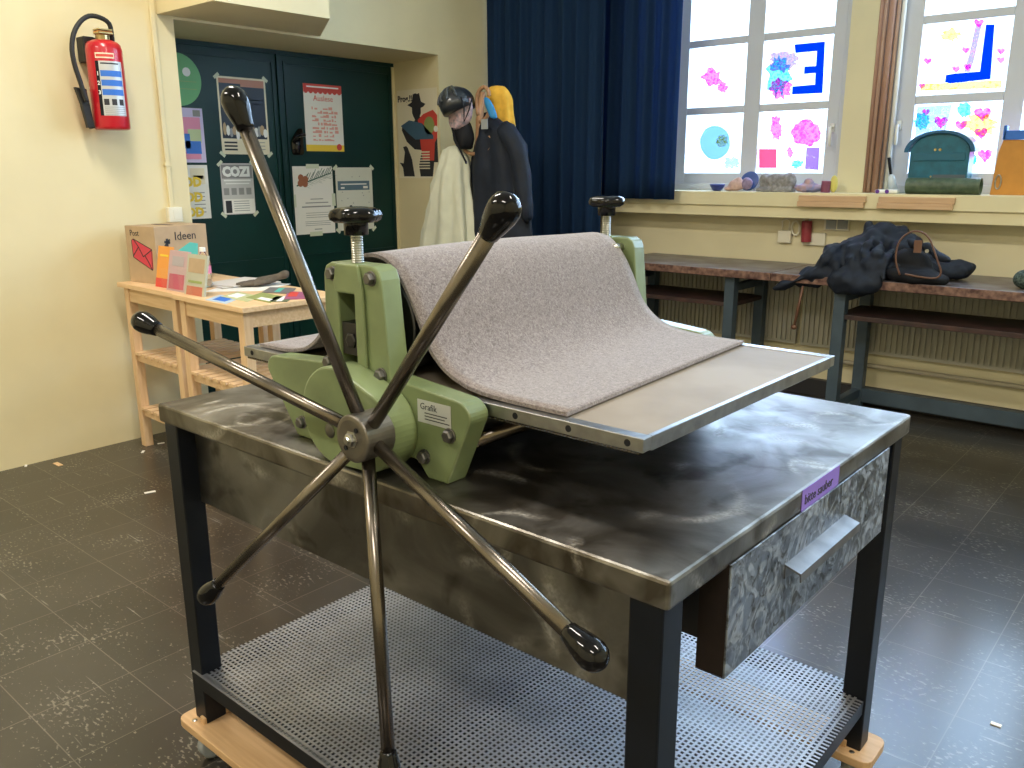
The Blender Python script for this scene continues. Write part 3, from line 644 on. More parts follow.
# label wraps the front; azimuth range of the cylinder
def wrap(zz0, zz1, a0, a1, rr=r+.0007, n=14):
    bm = bmn(); R0 = []
    for k in range(n+1):
        a = a0+(a1-a0)*k/n; R0.append((bm.verts.new((XE+rr*math.cos(a), ey+rr*math.sin(a), zz0)), bm.verts.new((XE+rr*math.cos(a), ey+rr*math.sin(a), zz1))))
    for p, q in zip(R0, R0[1:]): bm.faces.new((p[0], q[0], q[1], p[1]))
    return bm
HB = z1-z0
A0, A1 = -1.0, .55
lb = obj('instruction_label', wrap(z0+.06, z0+HB*.77, A0+.2, A1), 'silver', ex, smooth=True)
obj('label_margin', wrap(z0+.06, z0+HB*.77, A0, A0+.2), 'lblack', lb, smooth=True)
for k in range(3):
    zt = z0+HB*(.665-.105*k)
    obj('blue_step', wrap(zt-.026, zt, A0+.25, A1-.08, r+.0012), 'blue', lb, smooth=True)
    th_ = A0+.1; rr = r+.0012
    mt = Matrix.Translation((XE+rr*math.cos(th_), ey+rr*math.sin(th_), zt-.022)) @ Euler((PI/2, 0, th_+PI/2)).to_matrix().to_4x4()
    obj('step_number', text_bm(str(k+1), .024, mt, .0003, 'CENTER', .0006), 'white', lb)
for k in range(3):
    obj('pictogram', wrap(z0+HB*.275, z0+HB*.345, A0+.28+k*.42, A0+.56+k*.42, r+.0012), 'ink', lb, smooth=True)
for k in range(5): obj('label_print', wrap(z0+HB*(.25-.022*k), z0+HB*(.256-.022*k), A0+.28, A1-.1, r+.0012), 'greyink', lb, smooth=True)
obj('label_print', wrap(z0+HB*.735, z0+HB*.75, A0+.3, A1-.25, r+.0012), 'ink', lb, smooth=True)
obj('inspection_label', wrap(z0+HB*.80, z0+HB*.86, -.95, .1), 'paperwarm', ex, smooth=True)
obj('inspection_print', wrap(z0+HB*.815, z0+HB*.845, -.9, .05, r+.0012), 'redflat', bpy.data.objects['inspection_label'], smooth=True)
# conduit and socket
bm = bmn(); pe = at(170.5, 207, 'x', XL); box(bm, XL, XL+.018, pe.y-.012, pe.y+.012, pe.z-.01, ZC)
cn = T('cable_conduit', bm, 'wall', 'cream cable duct running down the wall beside the door niche', 'cable duct', bevel=.003)
bm = bmn(); box(bm, XL, XL+.022, pe.y-.016, pe.y+.016, 1.37, 1.385); obj('clip', bm, 'wall', cn)
bm = B(XL, XL+.035, pe.y-.03, pe.y+.045, pe.z-.075, pe.z-.0); so = T('wall_socket', bm, 'socket', 'small cream junction box at the lower end of the cable duct', 'socket', bevel=.004)
obj('cover_line', B(XL+.035, XL+.0375, pe.y-.005, pe.y+.035, pe.z-.06, pe.z-.015), 'socket', so)
# ================================================================== POSTERS
def sheet(name, label, cat, y0, y1, z0, z1, m, tapes='corners', tilt=0, x=XD):
    t = thing(name, label, cat, (x+.001, (y0+y1)/2, z0))
    s = obj('sheet', B(x+.0008, x+.002, y0, y1, z0, z1), m, t)
    if tapes:
        for yy, zz, a in ((y0, z0, -.7), (y1, z0, .7), (y0, z1, .7), (y1, z1, -.7)):
            if tapes == 'mid': continue
            bm = B(-.0002, .0006, -.02, .02, -.009, .009, mtx=Matrix.Translation((x+.0026, yy, zz)) @ Euler((a, 0, 0)).to_matrix().to_4x4()); obj('tape', bm, 'tape', t)
        if tapes == 'mid':
            ym = (y0+y1)/2
            for yy, zz in ((ym, z0), (ym, z1)): obj('tape', B(x+.002, x+.0028, yy-.05, yy+.05, zz-.014, zz+.014), 'tape', t)
            for yy in (y0, y1): obj('tape', B(x+.002, x+.0028, yy-.014, yy+.014, (z0+z1)/2-.04, (z0+z1)/2+.04), 'tape', t)
    return t
def pm(name, m, t, *rects, x=XD, d=.0024):
    if 1 < len(rects) < 4:
        for q_ in rects: o = pm(name, m, t, q_, x=x, d=d)
        return o
    bm = bmn()
    for a, b, c, e in rects: box(bm, x+d-.0004, x+d, a, b, c, e)
    return obj(name, bm, m, t)
def ptxt(s, y, z, size, m, t, x=XD, bold=.0, align='LEFT'): return obj('lettering', text_bm(s, size, facing_x(x+.0027, y, z), .0003, align, bold), m, t)
def polyx(name, m, t, poly, x=XD, d=.0026): return obj(name, prism(bmn(), poly, 'x', x+d-.0005, x+d), m, t)
def circ(cy_, cz_, r_, n=24, ry=None): return [(cy_+r_*math.cos(2*PI*k/n), cz_+(ry or r_)*math.sin(2*PI*k/n)) for k in range(n)]
t = thing('round_sticker', 'round green sticker on the left door leaf, half hidden by the wall edge', 'sticker', (XD+.001, 2.56, 1.70)); obj('sheet', prism(bmn(), circ(2.56, 1.84, .141, 40), 'x', XD+.0008, XD+.002), 'greenrnd', t)
polyx('print', 'white', t, circ(2.615, 1.882, .024)); pm('print', 'olive', t, (2.57, 2.67, 1.83, 1.833), (2.57, 2.67, 1.79, 1.793))
t = sheet('poster', 'pink poster with blue and green blocks, under the round green sticker', 'poster', 2.41, 2.69, 1.392, 1.69, mat('lilac_paper', (.62, .55, .78), .6), None)
pm('print', mat('poster_rose', (.75, .28, .42), .6), t, (2.42, 2.67, 1.52, 1.64), (2.5, 2.66, 1.41, 1.45)); pm('print', mat('poster_sage', (.50, .58, .32), .6), t, (2.59, 2.67, 1.50, 1.575), d=.0028); pm('print', 'blue', t, (2.57, 2.665, 1.44, 1.51), (2.55, 2.60, 1.47, 1.55), d=.0032); pm('print', 'greyink', t, (2.63, 2.675, 1.645, 1.68), d=.003)
t = sheet('poster', 'white poster with yellow scrawled letters below the pink poster', 'poster', 2.41, 2.69, 1.075, 1.378, 'paper', None)
pm('print', 'paperwarm', t, (2.58, 2.67, 1.27, 1.36)); 
for k in range(3): ptxt('OD', 2.535, 1.09+k*.085, .07, 'yellow', t, bold=.004)
pm('print', 'ink', t, (2.60, 2.66, 1.30, 1.32)); pm('print', 'greyink', t, *[(2.59, 2.66, 1.22-.022*k, 1.225-.022*k) for k in range(6)])
t = sheet('poster', 'dark night-scene poster behind the uppermost crank knob on the door', 'poster', 2.797, 3.12, 1.44, 1.877, 'paperwarm')
pm('print', mat('night_blue', (.010, .018, .035), .5), t, (2.808, 3.108, 1.53, 1.84)); pm('print', mat('dusk_orange', (.48, .20, .12), .5), t, (2.808, 3.108, 1.84, 1.866), (2.95, 3.108, 1.825, 1.84), d=.0027)
for k in range(14): polyx('figure', ['card', 'white', 'grey'][k % 3], t, circ(2.825+.021*k, 1.56+.025*random.random(), .011+.006*random.random(), 8, .02+.03*random.random()), d=.0028+k*.00002)
pm('lettering', 'ink', t, *[(2.815+.06*0, 2.90, 1.502-.02*k, 1.512-.02*k) for k in range(3)]); pm('lettering', 'greyink', t, *[(2.97, 3.09, 1.508-.02*k, 1.512-.02*k) for k in range(3)], (2.99, 3.09, 1.75, 1.756), (3.0, 3.09, 1.73, 1.734))
t = sheet('poster', 'small grey concert poster reading COZI, taped below the night-scene poster', 'poster', 2.772, 2.99, 1.09, 1.388, mat('grey_paper', (.56, .55, .53), .7))
pm('print', mat('darker_grey_print', (.26, .25, .25), .7), t, (2.778, 2.985, 1.30, 1.38)); ptxt('COZI', 2.785, 1.315, .075, 'white', t, bold=.005)
pm('print', 'white', t, (2.79, 2.97, 1.285, 1.293), (2.80, 2.96, 1.268, 1.274)); pm('print', 'greyink', t, *[(2.785+.05*k, 2.82+.05*k, 1.205, 1.245) for k in range(4)]); pm('print', 'paper', t, (2.778, 2.985, 1.095, 1.18)); pm('print', 'ink', t, (2.79, 2.83, 1.10, 1.172), d=.0028)
pm('lettering', 'greyink', t, *[(2.845, 2.95, 1.165-.014*k, 1.169-.014*k) for k in range(5)], d=.0028)
t = sheet('poster', 'white poster with a red scalloped header and yellow foot beside the door handle', 'poster', 3.394, 3.694, 1.465, 1.877, 'paper', None)
pm('print', 'redflat', t, (3.394, 3.694, 1.843, 1.877)); obj('print', prism(bmn(), [(3.394, 1.845)] + [(3.394+.3*k/48, 1.83-.012*abs(math.sin(PI*8*k/48))) for k in range(49)] + [(3.694, 1.845)], 'x', XD+.0020, XD+.0024), 'redflat', t)
pm('print', 'yellow', t, (3.394, 3.694, 1.465, 1.505)); polyx('print', 'redflat', t, circ(3.655, 1.492, .021)); ptxt('Auslese', 3.544, 1.775, .05, 'redflat', t, align='CENTER')
pm('lettering', 'white', t, (3.42, 3.67, 1.855, 1.864), d=.0028)
rr = random.Random(3); pm('print', mat('red_line_print', (.78, .38, .32), .7), t, *[(a, a+rr.uniform(.008, .03), b, b+rr.uniform(.006, .02)) for a in [3.45+.022*i for i in range(9)] for b in [1.53+.024*j for j in range(9)] if rr.random() < .72])
t = sheet('poster', 'white leaflet poster with a pine twig and cones, taped left of the grey-banded one', 'poster', 3.275, 3.586, .942, 1.371, 'paper', 'mid')
bm = bmn(); 
for k in range(15):
    s = k/14; cx, cz = 3.33+.235*s, 1.262+.065*s
    for sgn in (-1, 1):
        a = .35+sgn*(.55+.2*rr.random()); L = .05+.03*rr.random(); dx, dz = math.cos(a)*L, math.sin(a)*L
        prism(bm, [(cx, cz), (cx+dx, cz+dz), (cx+dx+.003, cz+dz-.002), (cx+.003, cz-.003)], 'x', XD+.0021, XD+.0026)
prism(bm, [(3.30, 1.245), (3.575, 1.326), (3.575, 1.332), (3.30, 1.254)], 'x', XD+.0021, XD+.0026)
obj('twig_print', bm, mat('needle_green', (.03, .10, .07), .7), t)
bm = bmn()
for (a, b) in ((3.335, 1.30), (3.365, 1.262), (3.37, 1.29), (3.33, 1.265), (3.35, 1.28)): prism(bm, circ(a, b, .022, 12), 'x', XD+.0024, XD+.0029+rr.random()*.0002)
obj('cone_print', bm, mat('cone_brown', (.34, .12, .06), .7), t)
pm('lettering', 'greyink', t, (3.40, 3.50, 1.162, 1.167), (3.36, 3.54, 1.138, 1.144), (3.33, 3.56, 1.112, 1.120), *[(3.36, 3.54, 1.075-.014*k, 1.078-.014*k) for k in range(3)], *[(3.35, 3.55, 1.02-.012*k, 1.023-.012*k) for k in range(3)], (3.42, 3.48, .968, .974))
t = sheet('poster', 'cream poster with a grey-blue title band, taped right of the pine twig poster', 'poster', 3.61, 3.922, .95, 1.363, mat('ivory_paper', (.68, .68, .58), .7))
pm('print', mat('slate_band', (.10, .17, .22), .6), t, (3.625, 3.895, 1.215, 1.275)); pm('lettering', 'paper', t, (3.65, 3.87, 1.25, 1.258), (3.65, 3.68, 1.225, 1.236), (3.84, 3.88, 1.225, 1.24), d=.0028)
polyx('print', 'ink', t, [(3.70, 1.085), (3.755, 1.085), (3.735, 1.115), (3.72, 1.115)]); pm('print', 'greyink', t, *[(3.63+rr.random()*.26, 3.64+rr.random()*.0+.0+.0+.26*0+.0, 1.2, 1.2) for k in range(0)])
bm = bmn()
for k in range(26):
    a, b = 3.63+rr.random()*.27, 1.0+rr.random()*.34
    if 1.2 < b < 1.29: continue
    box(bm, XD+.0020, XD+.0024, a, a+.007, b, b+.006)
obj('print', bm, 'greyink', t)
# poster on the niche side, facing the camera
YJ = D1
t = thing('poster', 'jazz-style poster with a silhouette in a hat, on the side of the door niche', 'poster', (-4.44, YJ-.001, 1.29))
obj('sheet', B(-4.632, -4.24, YJ-.002, YJ-.0008, 1.29, 1.875), 'paperwarm', t)
def J(name, m, pts, k=1):
    # pts in zoomed poster space (0..1 x, 0..1 z up)
    P = [(-4.632+.392*u, 1.29+.585*v) for u, v in pts]; obj(name, prism(bmn(), P, 'y', YJ-.002-.0004*k, YJ-.002), m, t)
J('silhouette', 'ink', [(.26, .83), (.38, .86), (.41, .945), (.47, .955), (.52, .945), (.57, .955), (.61, .86), (.72, .83), (.66, .80), (.60, .79), (.60, .73), (.57, .70), (.70, .62), (.98, .70), (1, .18), (.90, .18), (.86, .02), (.55, .02), (.52, .15), (.60, .32), (.42, .33), (.22, .42), (.10, .55), (.12, .60), (.22, .62), (.35, .60), (.45, .66), (.41, .70), (.38, .74), (.38, .80)])
J('print', 'redflat', [(.52, .66), (.66, .72), (.90, .76), (1, .70), (.99, .45), (.93, .40), (.90, .20), (.62, .20), (.58, .35), (.55, .50)], 2)
J('print', 'olive', [(.80+.13*math.cos(a), .59+.10*math.sin(a)) for a in [2*PI*k/20 for k in range(20)]], 3)
J('print', mat('poster_steel_blue', (.06, .13, .20), .6), [(.08, .60), (.30, .66), (.62, .62), (.90, .48), (.90, .44), (.45, .44), (.30, .50)], 3)
J('bird_silhouette', 'ink', [(.12, .36), (.20, .37), (.24, .35), (.34, .22), (.40, .02), (.12, .02), (.10, .12), (.02, .18), (.12, .17), (.16, .30)])
J('print', 'paper', [(.96+.05*math.cos(a), .55+.035*math.sin(a)) for a in [2*PI*k/12 for k in range(12)]], 4)
bm = text_bm('Prog.!!', .055, facing_my(-4.625, YJ-.0026, 1.80), .0003, bold=.002); obj('lettering', bm, 'ink', t)
bm = bmn(); 
for k in range(7): box(bm, -4.43+.0, -4.32, YJ-.0036, YJ-.0030, 1.46-.018*k, 1.468-.018*k)
for k in range(3): box(bm, -4.40, -4.27, YJ-.0026, YJ-.0022, 1.85-.016*k, 1.856-.016*k)
obj('print', bm, 'paperwarm', t)
# ================================================================== SIDE TABLES (pale wood trolleys)
def side_table(loc, rz, label):
    t = thing('side_table', label, 'side table', loc, rz, 'pale pine side tables by the door'); W, D, Hh = .587, .50, .825
    obj('tabletop', B(0, W, 0, D, Hh-.022, Hh), 'pine', t, local=True, bevel=.002)
    for x in (.03, W-.075):
        for y in (.018, D-.06): obj('leg', B(x, x+.045, y, y+.042, 0, Hh-.022), 'pinez', t, local=True, bevel=.002)
    bm = bmn()
    for y in (.024, D-.042): box(bm, .075, W-.075, y, y+.018, Hh-.09, Hh-.022)
    for x in (.036, W-.055): box(bm, x, x+.018, .06, D-.06, Hh-.09, Hh-.022)
    obj('apron', bm, 'pine', t, local=True)
    for zs in (.44, .16):
        bm = bmn()
        for y in (.03, D-.05): box(bm, .075, W-.075, y, y+.02, zs, zs+.035)
        box(bm, .035, .055, .06, D-.06, zs-.0, zs+.035); box(bm, W-.055, W-.035, .06, D-.06, zs, zs+.035)
        for k in range(7):
            x0 = .08+k*(W-.16-.045)/6; box(bm, x0, x0+.045, .015, D-.015, zs+.0352, zs+.048)
        obj('slatted_shelf', bm, 'piney', t, local=True)
    return t
sa = side_table((-4.13, 1.853, 0), -.035, 'pale pine side table against the cream wall, carrying the cardboard box')
sb = dup(sa, (-3.538, 1.818, 0), 'pale pine side table in front of the green door, covered with leaflets', rz=-.03)
TZ = .8252
# cardboard box
a = .14; cb = thing('cardboard_box', 'brown cardboard box with a red envelope drawn on it, on the pine side table', 'box', (-3.888, 1.945, TZ), a)
bm = B(-.226, 0, 0, .292, 0, .268); obj('carton', bm, 'card', cb, local=True, bevel=.002)
bm = bmn(); box(bm, -.19, -.05, .12, .145, .2665, .269); obj('slot', bm, 'lblack', cb, local=True)
bm = bmn(); env = [(-.18, .200), (-.165, .207), (-.035, .165), (-.028, .155), (-.033, .070), (-.042, .062), (-.178, .120)]
prism(bm, rounded(env, .01), 'y', -.0012, 0); obj('envelope_drawing', bm, mat('felt_pen_red', (.62, .05, .08), .6), cb, local=True)
bm = bmn()
def stroke(bm, pts, w, ax, off, d=.0016):
    for p, q in zip(pts, pts[1:]):
        p, q = Vector(p), Vector(q); t_ = (q-p).normalized(); nn = Vector((-t_.y, t_.x))*w; pp_ = [p+nn, q+nn, q-nn, p-nn]
        prism(bm, [tuple(v) for v in pp_], ax, off, off+d)
stroke(bm, [(-.178, .125), (-.130, .17), (-.10, .125), (-.03, .16)], .0022, 'y', -.0022); stroke(bm, [(-.165, .207), (-.13, .17)], .0022, 'y', -.0022); stroke(bm, [(-.085, .130), (-.055, .09), (-.04, .064)], .0022, 'y', -.0022)
stroke(bm, [(-.18, .200), (-.165, .207), (-.030, .162), (-.038, .064), (-.178, .120), (-.18, .200)], .0014, 'y', -.0022)
obj('envelope_outline', bm, 'ink', cb, local=True)
obj('lettering', text_bm('Post', .04, facing_my(-.19, -.0008, .222), .0004), 'ink', cb, local=True)
obj('lettering', text_bm('Ideen', .056, facing_x(.0012, .105, .200), .0004), 'ink', cb, local=True)
bm = bmn(); stroke(bm, [(.05, .195), (.08, .19)], .006, 'x', 0); stroke(bm, [(.065, .21), (.063, .17)], .006, 'x', 0); stroke(bm, [(.05, .175), (.08, .205)], .004, 'x', 0); obj('star_drawing', bm, 'ink', cb, local=True)
bm = bmn(); prism(bm, [(.10, .14), (.19, .185), (.235, .175), (.225, .09), (.14, .11)], 'x', 0, .0012); obj('pennant_drawing', bm, 'teal', cb, local=True)
M['acrylic'] = gl
def leaning(name, label, cat, px0, px1, py0, py1, Y, m, lean=.25, thick=.006, pr_=None, group=None):
    a = at(px0, py1, 'y', Y); b = at(px1, py1, 'y', Y); h = (py1-py0)*.0043
    t = thing(name, label, cat, (a.x, Y, TZ), 0, group)
    mt = Euler((-lean, 0, 0)).to_matrix().to_4x4()
    w = b.x-a.x
    obj('cover', B(0, w, 0, thick, 0, h, mtx=mt), m, t, local=True)
    if pr_:
        for (u0, u1, v0, v1, mm) in pr_: obj('print', B(w*u0, w*u1, -.0012, 0, h*v0, h*v1, mtx=mt), mm, t, local=True)
    return t
leaning('leaflet_stack', 'orange and red folded leaflets standing in front of the cardboard box', 'leaflets', 155, 168, 236, 280, 1.90, 'orange', .18, .012, [(0, 1, .0, .22, 'redflat'), (.2, .8, .75, .8, 'yellow')])
t = leaning('leaflet_holder', 'clear holder with pink and violet leaflets, right of the orange leaflets', 'leaflet holder', 166, 184, 243, 285, 1.875, mat('pink_leaflet', (.52, .36, .38), .5), .2, .014, [(.1, .9, .05, .42, mat('deep_rose', (.50, .10, .16), .5)), (.2, .8, .62, .86, mat('dusty_grey', (.42, .38, .40), .6))])
obj('clear_pocket', B(-.004, .10, -.02, -.016, 0, .10), 'acrylic', t, local=True)
t = leaning('leaflet_holder', 'clear holder with a green and red card, at the corner nearest the bottle', 'leaflet holder', 184, 203, 249, 290, 1.86, mat('green_leaflet', (.46, .46, .36), .5), .2, .01, [(.1, .9, .0, .22, mat('brick_print', (.50, .16, .10), .6)), (.15, .85, .3, .36, 'olive'), (.1, .9, .55, .9, 'card')])
obj('clear_pocket', B(-.004, .10, -.02, -.016, 0, .12), 'acrylic', t, local=True)
pb = at(204, 285, 'z', TZ); t = thing('water_bottle', 'clear plastic bottle with white cap standing behind the leaflet holders', 'bottle', (-3.62, 2.03, TZ))
bm = bmn(); lathe(bm, [(0, .026), (.003, .031), (.05, .031), (.055, .029), (.11, .031), (.135, .026), (.155, .013), (.165, .012)], (0, 0, 0), (0, 0, 1), 20); obj('body', bm, mat('clear_plastic', (.80, .86, .86), .08, trans=1.0), t, local=True, smooth=True)
bm = bmn(); lathe(bm, [(0, .014), (.018, .014), (.019, .012)], (0, 0, .164), (0, 0, 1), 16); obj('cap', bm, 'white', t, local=True)
bm = bmn(); lathe(bm, [(0, .0316), (.035, .0316)], (0, 0, .065), (0, 0, 1), 20); obj('label', bm, 'pink', t, local=True)
# flat leaflets on the second table
def flat(name, label, cat, pxs, m, z=TZ, th=.0012, prints=(), group=None):
    pts = [at(a, b, 'z', z) for a, b in pxs]; bm = bmn(); prism(bm, [(p.x, p.y) for p in pts], 'z', z, z+th)
    o = T(name, bm, m, label, cat, group)
    c = pts[0]
    for (u0, u1, v0, v1, mm) in prints:
        def L(u, v): return (pts[0]*(1-u)+pts[1]*u)*(1-v) + (pts[3]*(1-u)+pts[2]*u)*v
        bm = bmn(); prism(bm, [(L(*q).x, L(*q).y) for q in ((u0, v0), (u1, v0), (u1, v1), (u0, v1))], 'z', z+th, z+th+.0005); WL[o] = o.location.copy(); obj('print', bm, mm, o)
    return o
G = 'loose leaflets on the pine side table'
flat('paper_sheet', 'large white sheet under the grey glove on the side table', 'paper', [(205, 293), (262, 286), (293, 284), (236, 277)][0:0] or [(204, 292), (262, 291), (291, 284), (240, 281)], 'paper', th=.001)
flat('leaflet', 'pale blue leaflet at the front left edge of the side table', 'leaflet', [(205, 300), (226, 304), (241, 298), (220, 295)], mat('pale_blue_print', (.45, .55, .65), .5), prints=[(.2, .8, .2, .8, 'blue')], group=G)
flat('leaflet', 'yellow-green leaflet left of the middle of the side table', 'leaflet', [(221, 297), (247, 302), (262, 297), (238, 292)], mat('lime_print', (.50, .52, .28), .5), th=.002, prints=[(.1, .5, .2, .8, 'white')], group=G)
flat('leaflet', 'olive and white leaflet in the middle of the side table', 'leaflet', [(246, 298), (270, 303), (283, 297), (262, 293)], mat('olive_print', (.30, .34, .12), .5), th=.003, prints=[(.4, .9, .1, .4, 'white')], group=G)
flat('leaflet', 'dark green leaflet with white band near the side table edge', 'leaflet', [(268, 302), (287, 302), (294, 297), (276, 297)], mat('dark_green_print', (.12, .15, .08), .5), th=.003, prints=[(.4, .7, 0, 1, 'white')], group=G)
flat('leaflet', 'magenta leaflet at the right end of the side table', 'leaflet', [(284, 300), (307, 299), (311, 293), (288, 292)], mat('magenta_print', (.35, .10, .20), .5), th=.004, prints=[(.1, .5, .3, .9, 'redflat')], group=G)
flat('leaflet', 'grey leaflet behind the magenta one on the side table', 'leaflet', [(262, 293), (290, 294), (296, 289), (270, 288)], mat('grey_print', (.18, .17, .17), .5), th=.0045, prints=[(.4, .6, .1, .9, 'teal')], group=G)
bm = bmn(); z = TZ
for k, (w, d, a, dx) in enumerate(((.21, .3, .1, 0), (.20, .29, -.12, .02), (.21, .29, .25, -.01))):
    box(bm, -w/2, w/2, -d/2, d/2, z+.004*k, z+.004*k+.0035, mtx=Matrix.Translation((-3.60+dx, 2.2, 0)) @ Euler((0, 0, a)).to_matrix().to_4x4())
T('paper_pile', bm, mat('soft_white_paper', (.66, .62, .58), .7), 'untidy pile of white papers behind the bottle on the side table', 'paper pile')
# glove
gp = at(262, 286, 'z', TZ); bm = bmn(); ux = (at(281, 283, 'z', TZ)-at(240, 285, 'z', TZ)).normalized()
def GP(s, zz, o=0): return gp + ux*s + Vector((-ux.y, ux.x, 0))*o + Vector((0, 0, zz))
tube(bm, [GP(-.02, .022), GP(.03, .026), GP(.07, .038), GP(.11, .05), GP(.125, .05)], [.028, .030, .024, .028, .022], 12, squash=.7)
for o, L in ((-.03, -.10), (-.01, -.12), (.012, -.115), (.03, -.09)): tube(bm, [GP(.0, .02, o*.7), GP(-.06, .016, o), GP(L, .013, o*1.1)], [.014, .012, .008], 8)
tube(bm, [GP(.03, .03, -.02), GP(-.0, .02, -.045), GP(-.04, .012, -.05)], [.013, .011, .008], 8)
T('work_glove', bm, mat('grey_brown_glove', (.13, .105, .08), .9, noise=.3, scale=40, bump=.3), 'crumpled grey-brown work glove lying on the white sheet', 'glove', smooth=True, mods=(mod_cloth(.006, .01, .03),))
# ================================================================== CURTAINS
def curtain(x0, x1, y, z0, z1, label, amp, per, ph, m='navy'):
    bm = bmn(); N = int((x1-x0)/.008); rows = [z0, z0+.15, (z0+z1)/2, z1-.1, z1]; V = []
    for side in (0, 1):
        g = []
        for zz in rows:
            s = (z1-zz)/(z1-z0); r_ = []
            for k in range(N+1):
                u = k/N; xx = x0+(x1-x0)*u
                a = amp*(.6+.4*s)*(math.sin(2*PI*u*(x1-x0)/per+ph)+.35*math.sin(2*PI*u*(x1-x0)/per*2.3+1+ph+s))
                r_.append(bm.verts.new((xx+.006*math.sin(9*u+s*2), y+a+side*.003, zz)))
            g.append(r_)
        V.append(g)
    for side in (0, 1):
        for j in range(len(rows)-1):
            for k in range(N): bm.faces.new((V[side][j][k], V[side][j][k+1], V[side][j+1][k+1], V[side][j+1][k]))
    for j in range(len(rows)-1):
        for k in (0, N): bm.faces.new((V[0][j][k], V[1][j][k], V[1][j+1][k], V[0][j+1][k]))
    for j in (0, -1):
        for k in range(N): bm.faces.new((V[0][j][k], V[0][j][k+1], V[1][j][k+1], V[1][j][k]))
    return T('curtain', bm, m, label, 'curtain', 'navy curtains at the corner', smooth=True)
curtain(-4.185, -3.19, 4.585, .12, 3.35, 'long navy curtain hanging in the corner behind the coat stand', .028, .115, 0)
curtain(-3.36, -2.775, 4.785, 1.16, 3.35, 'shorter navy curtain at the left edge of the window, ending at the sill', .026, .125, 1.2)
rd = T('curtain_rail', tube(bmn(), [(-4.21, 4.585, 3.365), (-3.3, 4.60, 3.365), (-3.1, 4.72, 3.365), (-2.9, 4.785, 3.365), (-2.6, 4.785, 3.365)], .012), 'zinc', 'metal rail carrying the navy curtains', 'curtain rail')
# ================================================================== COAT STAND & CLOTHES
YS = 3.82
def q(px, py, dy=0): return at(px, py, 'y', YS+dy)
ps = q(485, 250)
cs = thing('coat_stand', 'brown bentwood coat stand with curled hooks in front of the navy curtain', 'coat stand', (ps.x, YS, 0))
top = q(483, 92); bot = Vector((ps.x, YS, .25))
obj('pole', tube(bmn(), [bot, q(485, 240), q(482, 190), q(479, 150), q(479.5, 120), top], [.030, .028, .026, .024, .022, .015], 14), 'bamboo', cs, smooth=True)
for pts in ([(480, 152), (472, 154), (466, 151), (464, 146)], [(480, 152), (488, 151), (492, 145), (491.5, 138), (487, 136), (484.5, 141), (486, 147)], [(478, 115), (477, 100), (479, 91), (484, 87), (488, 90), (489, 96)], [(480, 122), (486, 118), (489, 112)]):
    w = [q(*p, dy=-.02) for p in pts]; ww = [Vector(v) for v in cr_spline([tuple(p) for p in w], 4)]
    obj('hook', tube(bmn(), ww, .0115, 10), 'bamboo', cs, smooth=True)
for k in range(4):
    a = k*PI/2+.5; d = Vector((math.cos(a), math.sin(a), 0)); c = Vector((ps.x, YS, 0))
    obj('foot', tube(bmn(), [c+Vector((0, 0, .45))+d*.02, c+d*.06+Vector((0, 0, .25)), c+d*.17+Vector((0, 0, .10)), c+d*.24+Vector((0, 0, .012))], .012, 10), 'bamboo', cs, smooth=True)
def garment(name, label, cat, rows, m, dy=0, ry=.07, folds=7, amp=.12, zend=None, group=None, sleeve=None):
    rings = []; N = 64
    rows = list(rows)
    for i, (py, xl, xr) in enumerate(rows):
        a, b = q(xl, py, dy), q(xr, py, dy); c = (a+b)/2; rx = (b-a).length/2; s = i/(len(rows)-1)
        rings.append([(c.x+rx*(1+amp*s*math.sin(folds*t_+i*.25))*math.cos(t_), c.y+ry*(.35+.65*min(1, s*2.5))*(1+1.5*amp*s*math.sin(folds*t_+i*.3))*math.sin(t_), c.z) for t_ in [2*PI*k/N for k in range(N)]])
    if zend is not None:
        r_ = rings[-1]; rings.append([(x, y, zend) for x, y, z in r_])
    bm = bmn(); loft(bm, rings)
    if sleeve: tube(bm, [q(px_, py_, dy-.07) for px_, py_ in sleeve], [.05, .062, .055, .05, .042], 16)
    
    def fold(o):
        t = bpy.data.textures.get('hang') or bpy.data.textures.new('hang', 'CLOUDS'); t.noise_scale = .09; t.noise_depth = 2
        d = o.modifiers.new('fold', 'DISPLACE'); d.texture = t; d.strength = .035*min(1, ry/.08); d.mid_level = .5
    return T(name, bm, m, label, cat, group, smooth=True, mods=(mod_subd(1), fold))
garment('white_coat', 'off-white coat hanging on the left side of the coat stand', 'coat', [(145, 450, 457), (149, 445, 462), (158, 441, 466), (170, 439, 468), (185, 436, 469), (200, 433, 471), (220, 429, 473), (245, 424, 476), (275, 421, 478)], 'coat', -.03, .10, 9, .15, .62)
garment('dark_jacket', 'dark blue-black jacket hanging on the right side of the coat stand', 'jacket', [(112, 483, 488), (117, 478, 494), (126, 478, 506), (135, 480, 514), (150, 475, 520), (165, 474, 523), (190, 474, 526), (215, 475, 529), (245, 476, 532), (275, 476, 533)], 'darkcloth', .05, .10, 6, .10, .70, sleeve=[(500, 124), (513, 138), (521, 160), (524, 190), (527, 225)])
T('collar_tag', B(q(476.5, 0, -.1).x, q(483, 0, -.1).x, YS-.075, YS-.070, q(480, 129, -.1).z, q(480, 119, -.1).z), 'grey', 'pale grey tag at the collar of the dark jacket', 'tag')
garment('yellow_towel', 'bright yellow cloth on top of the coat stand beside the curtain', 'towel', [(86, 492, 502), (89, 488, 507), (96, 487, 510), (106, 489, 512), (120, 492, 513), (136, 497, 514.5)], 'toweld', .13, .05, 8, .07)
garment('blue_pouch', 'small blue pouch hanging between the yellow cloth and the dark jacket', 'pouch', [(97, 484, 487), (102, 484.5, 491), (110, 487, 495), (116, 490, 496.5), (119, 492, 496)], mat('bright_blue_cloth', (.02, .22, .50), .6), -.04, .02, 3, .03)
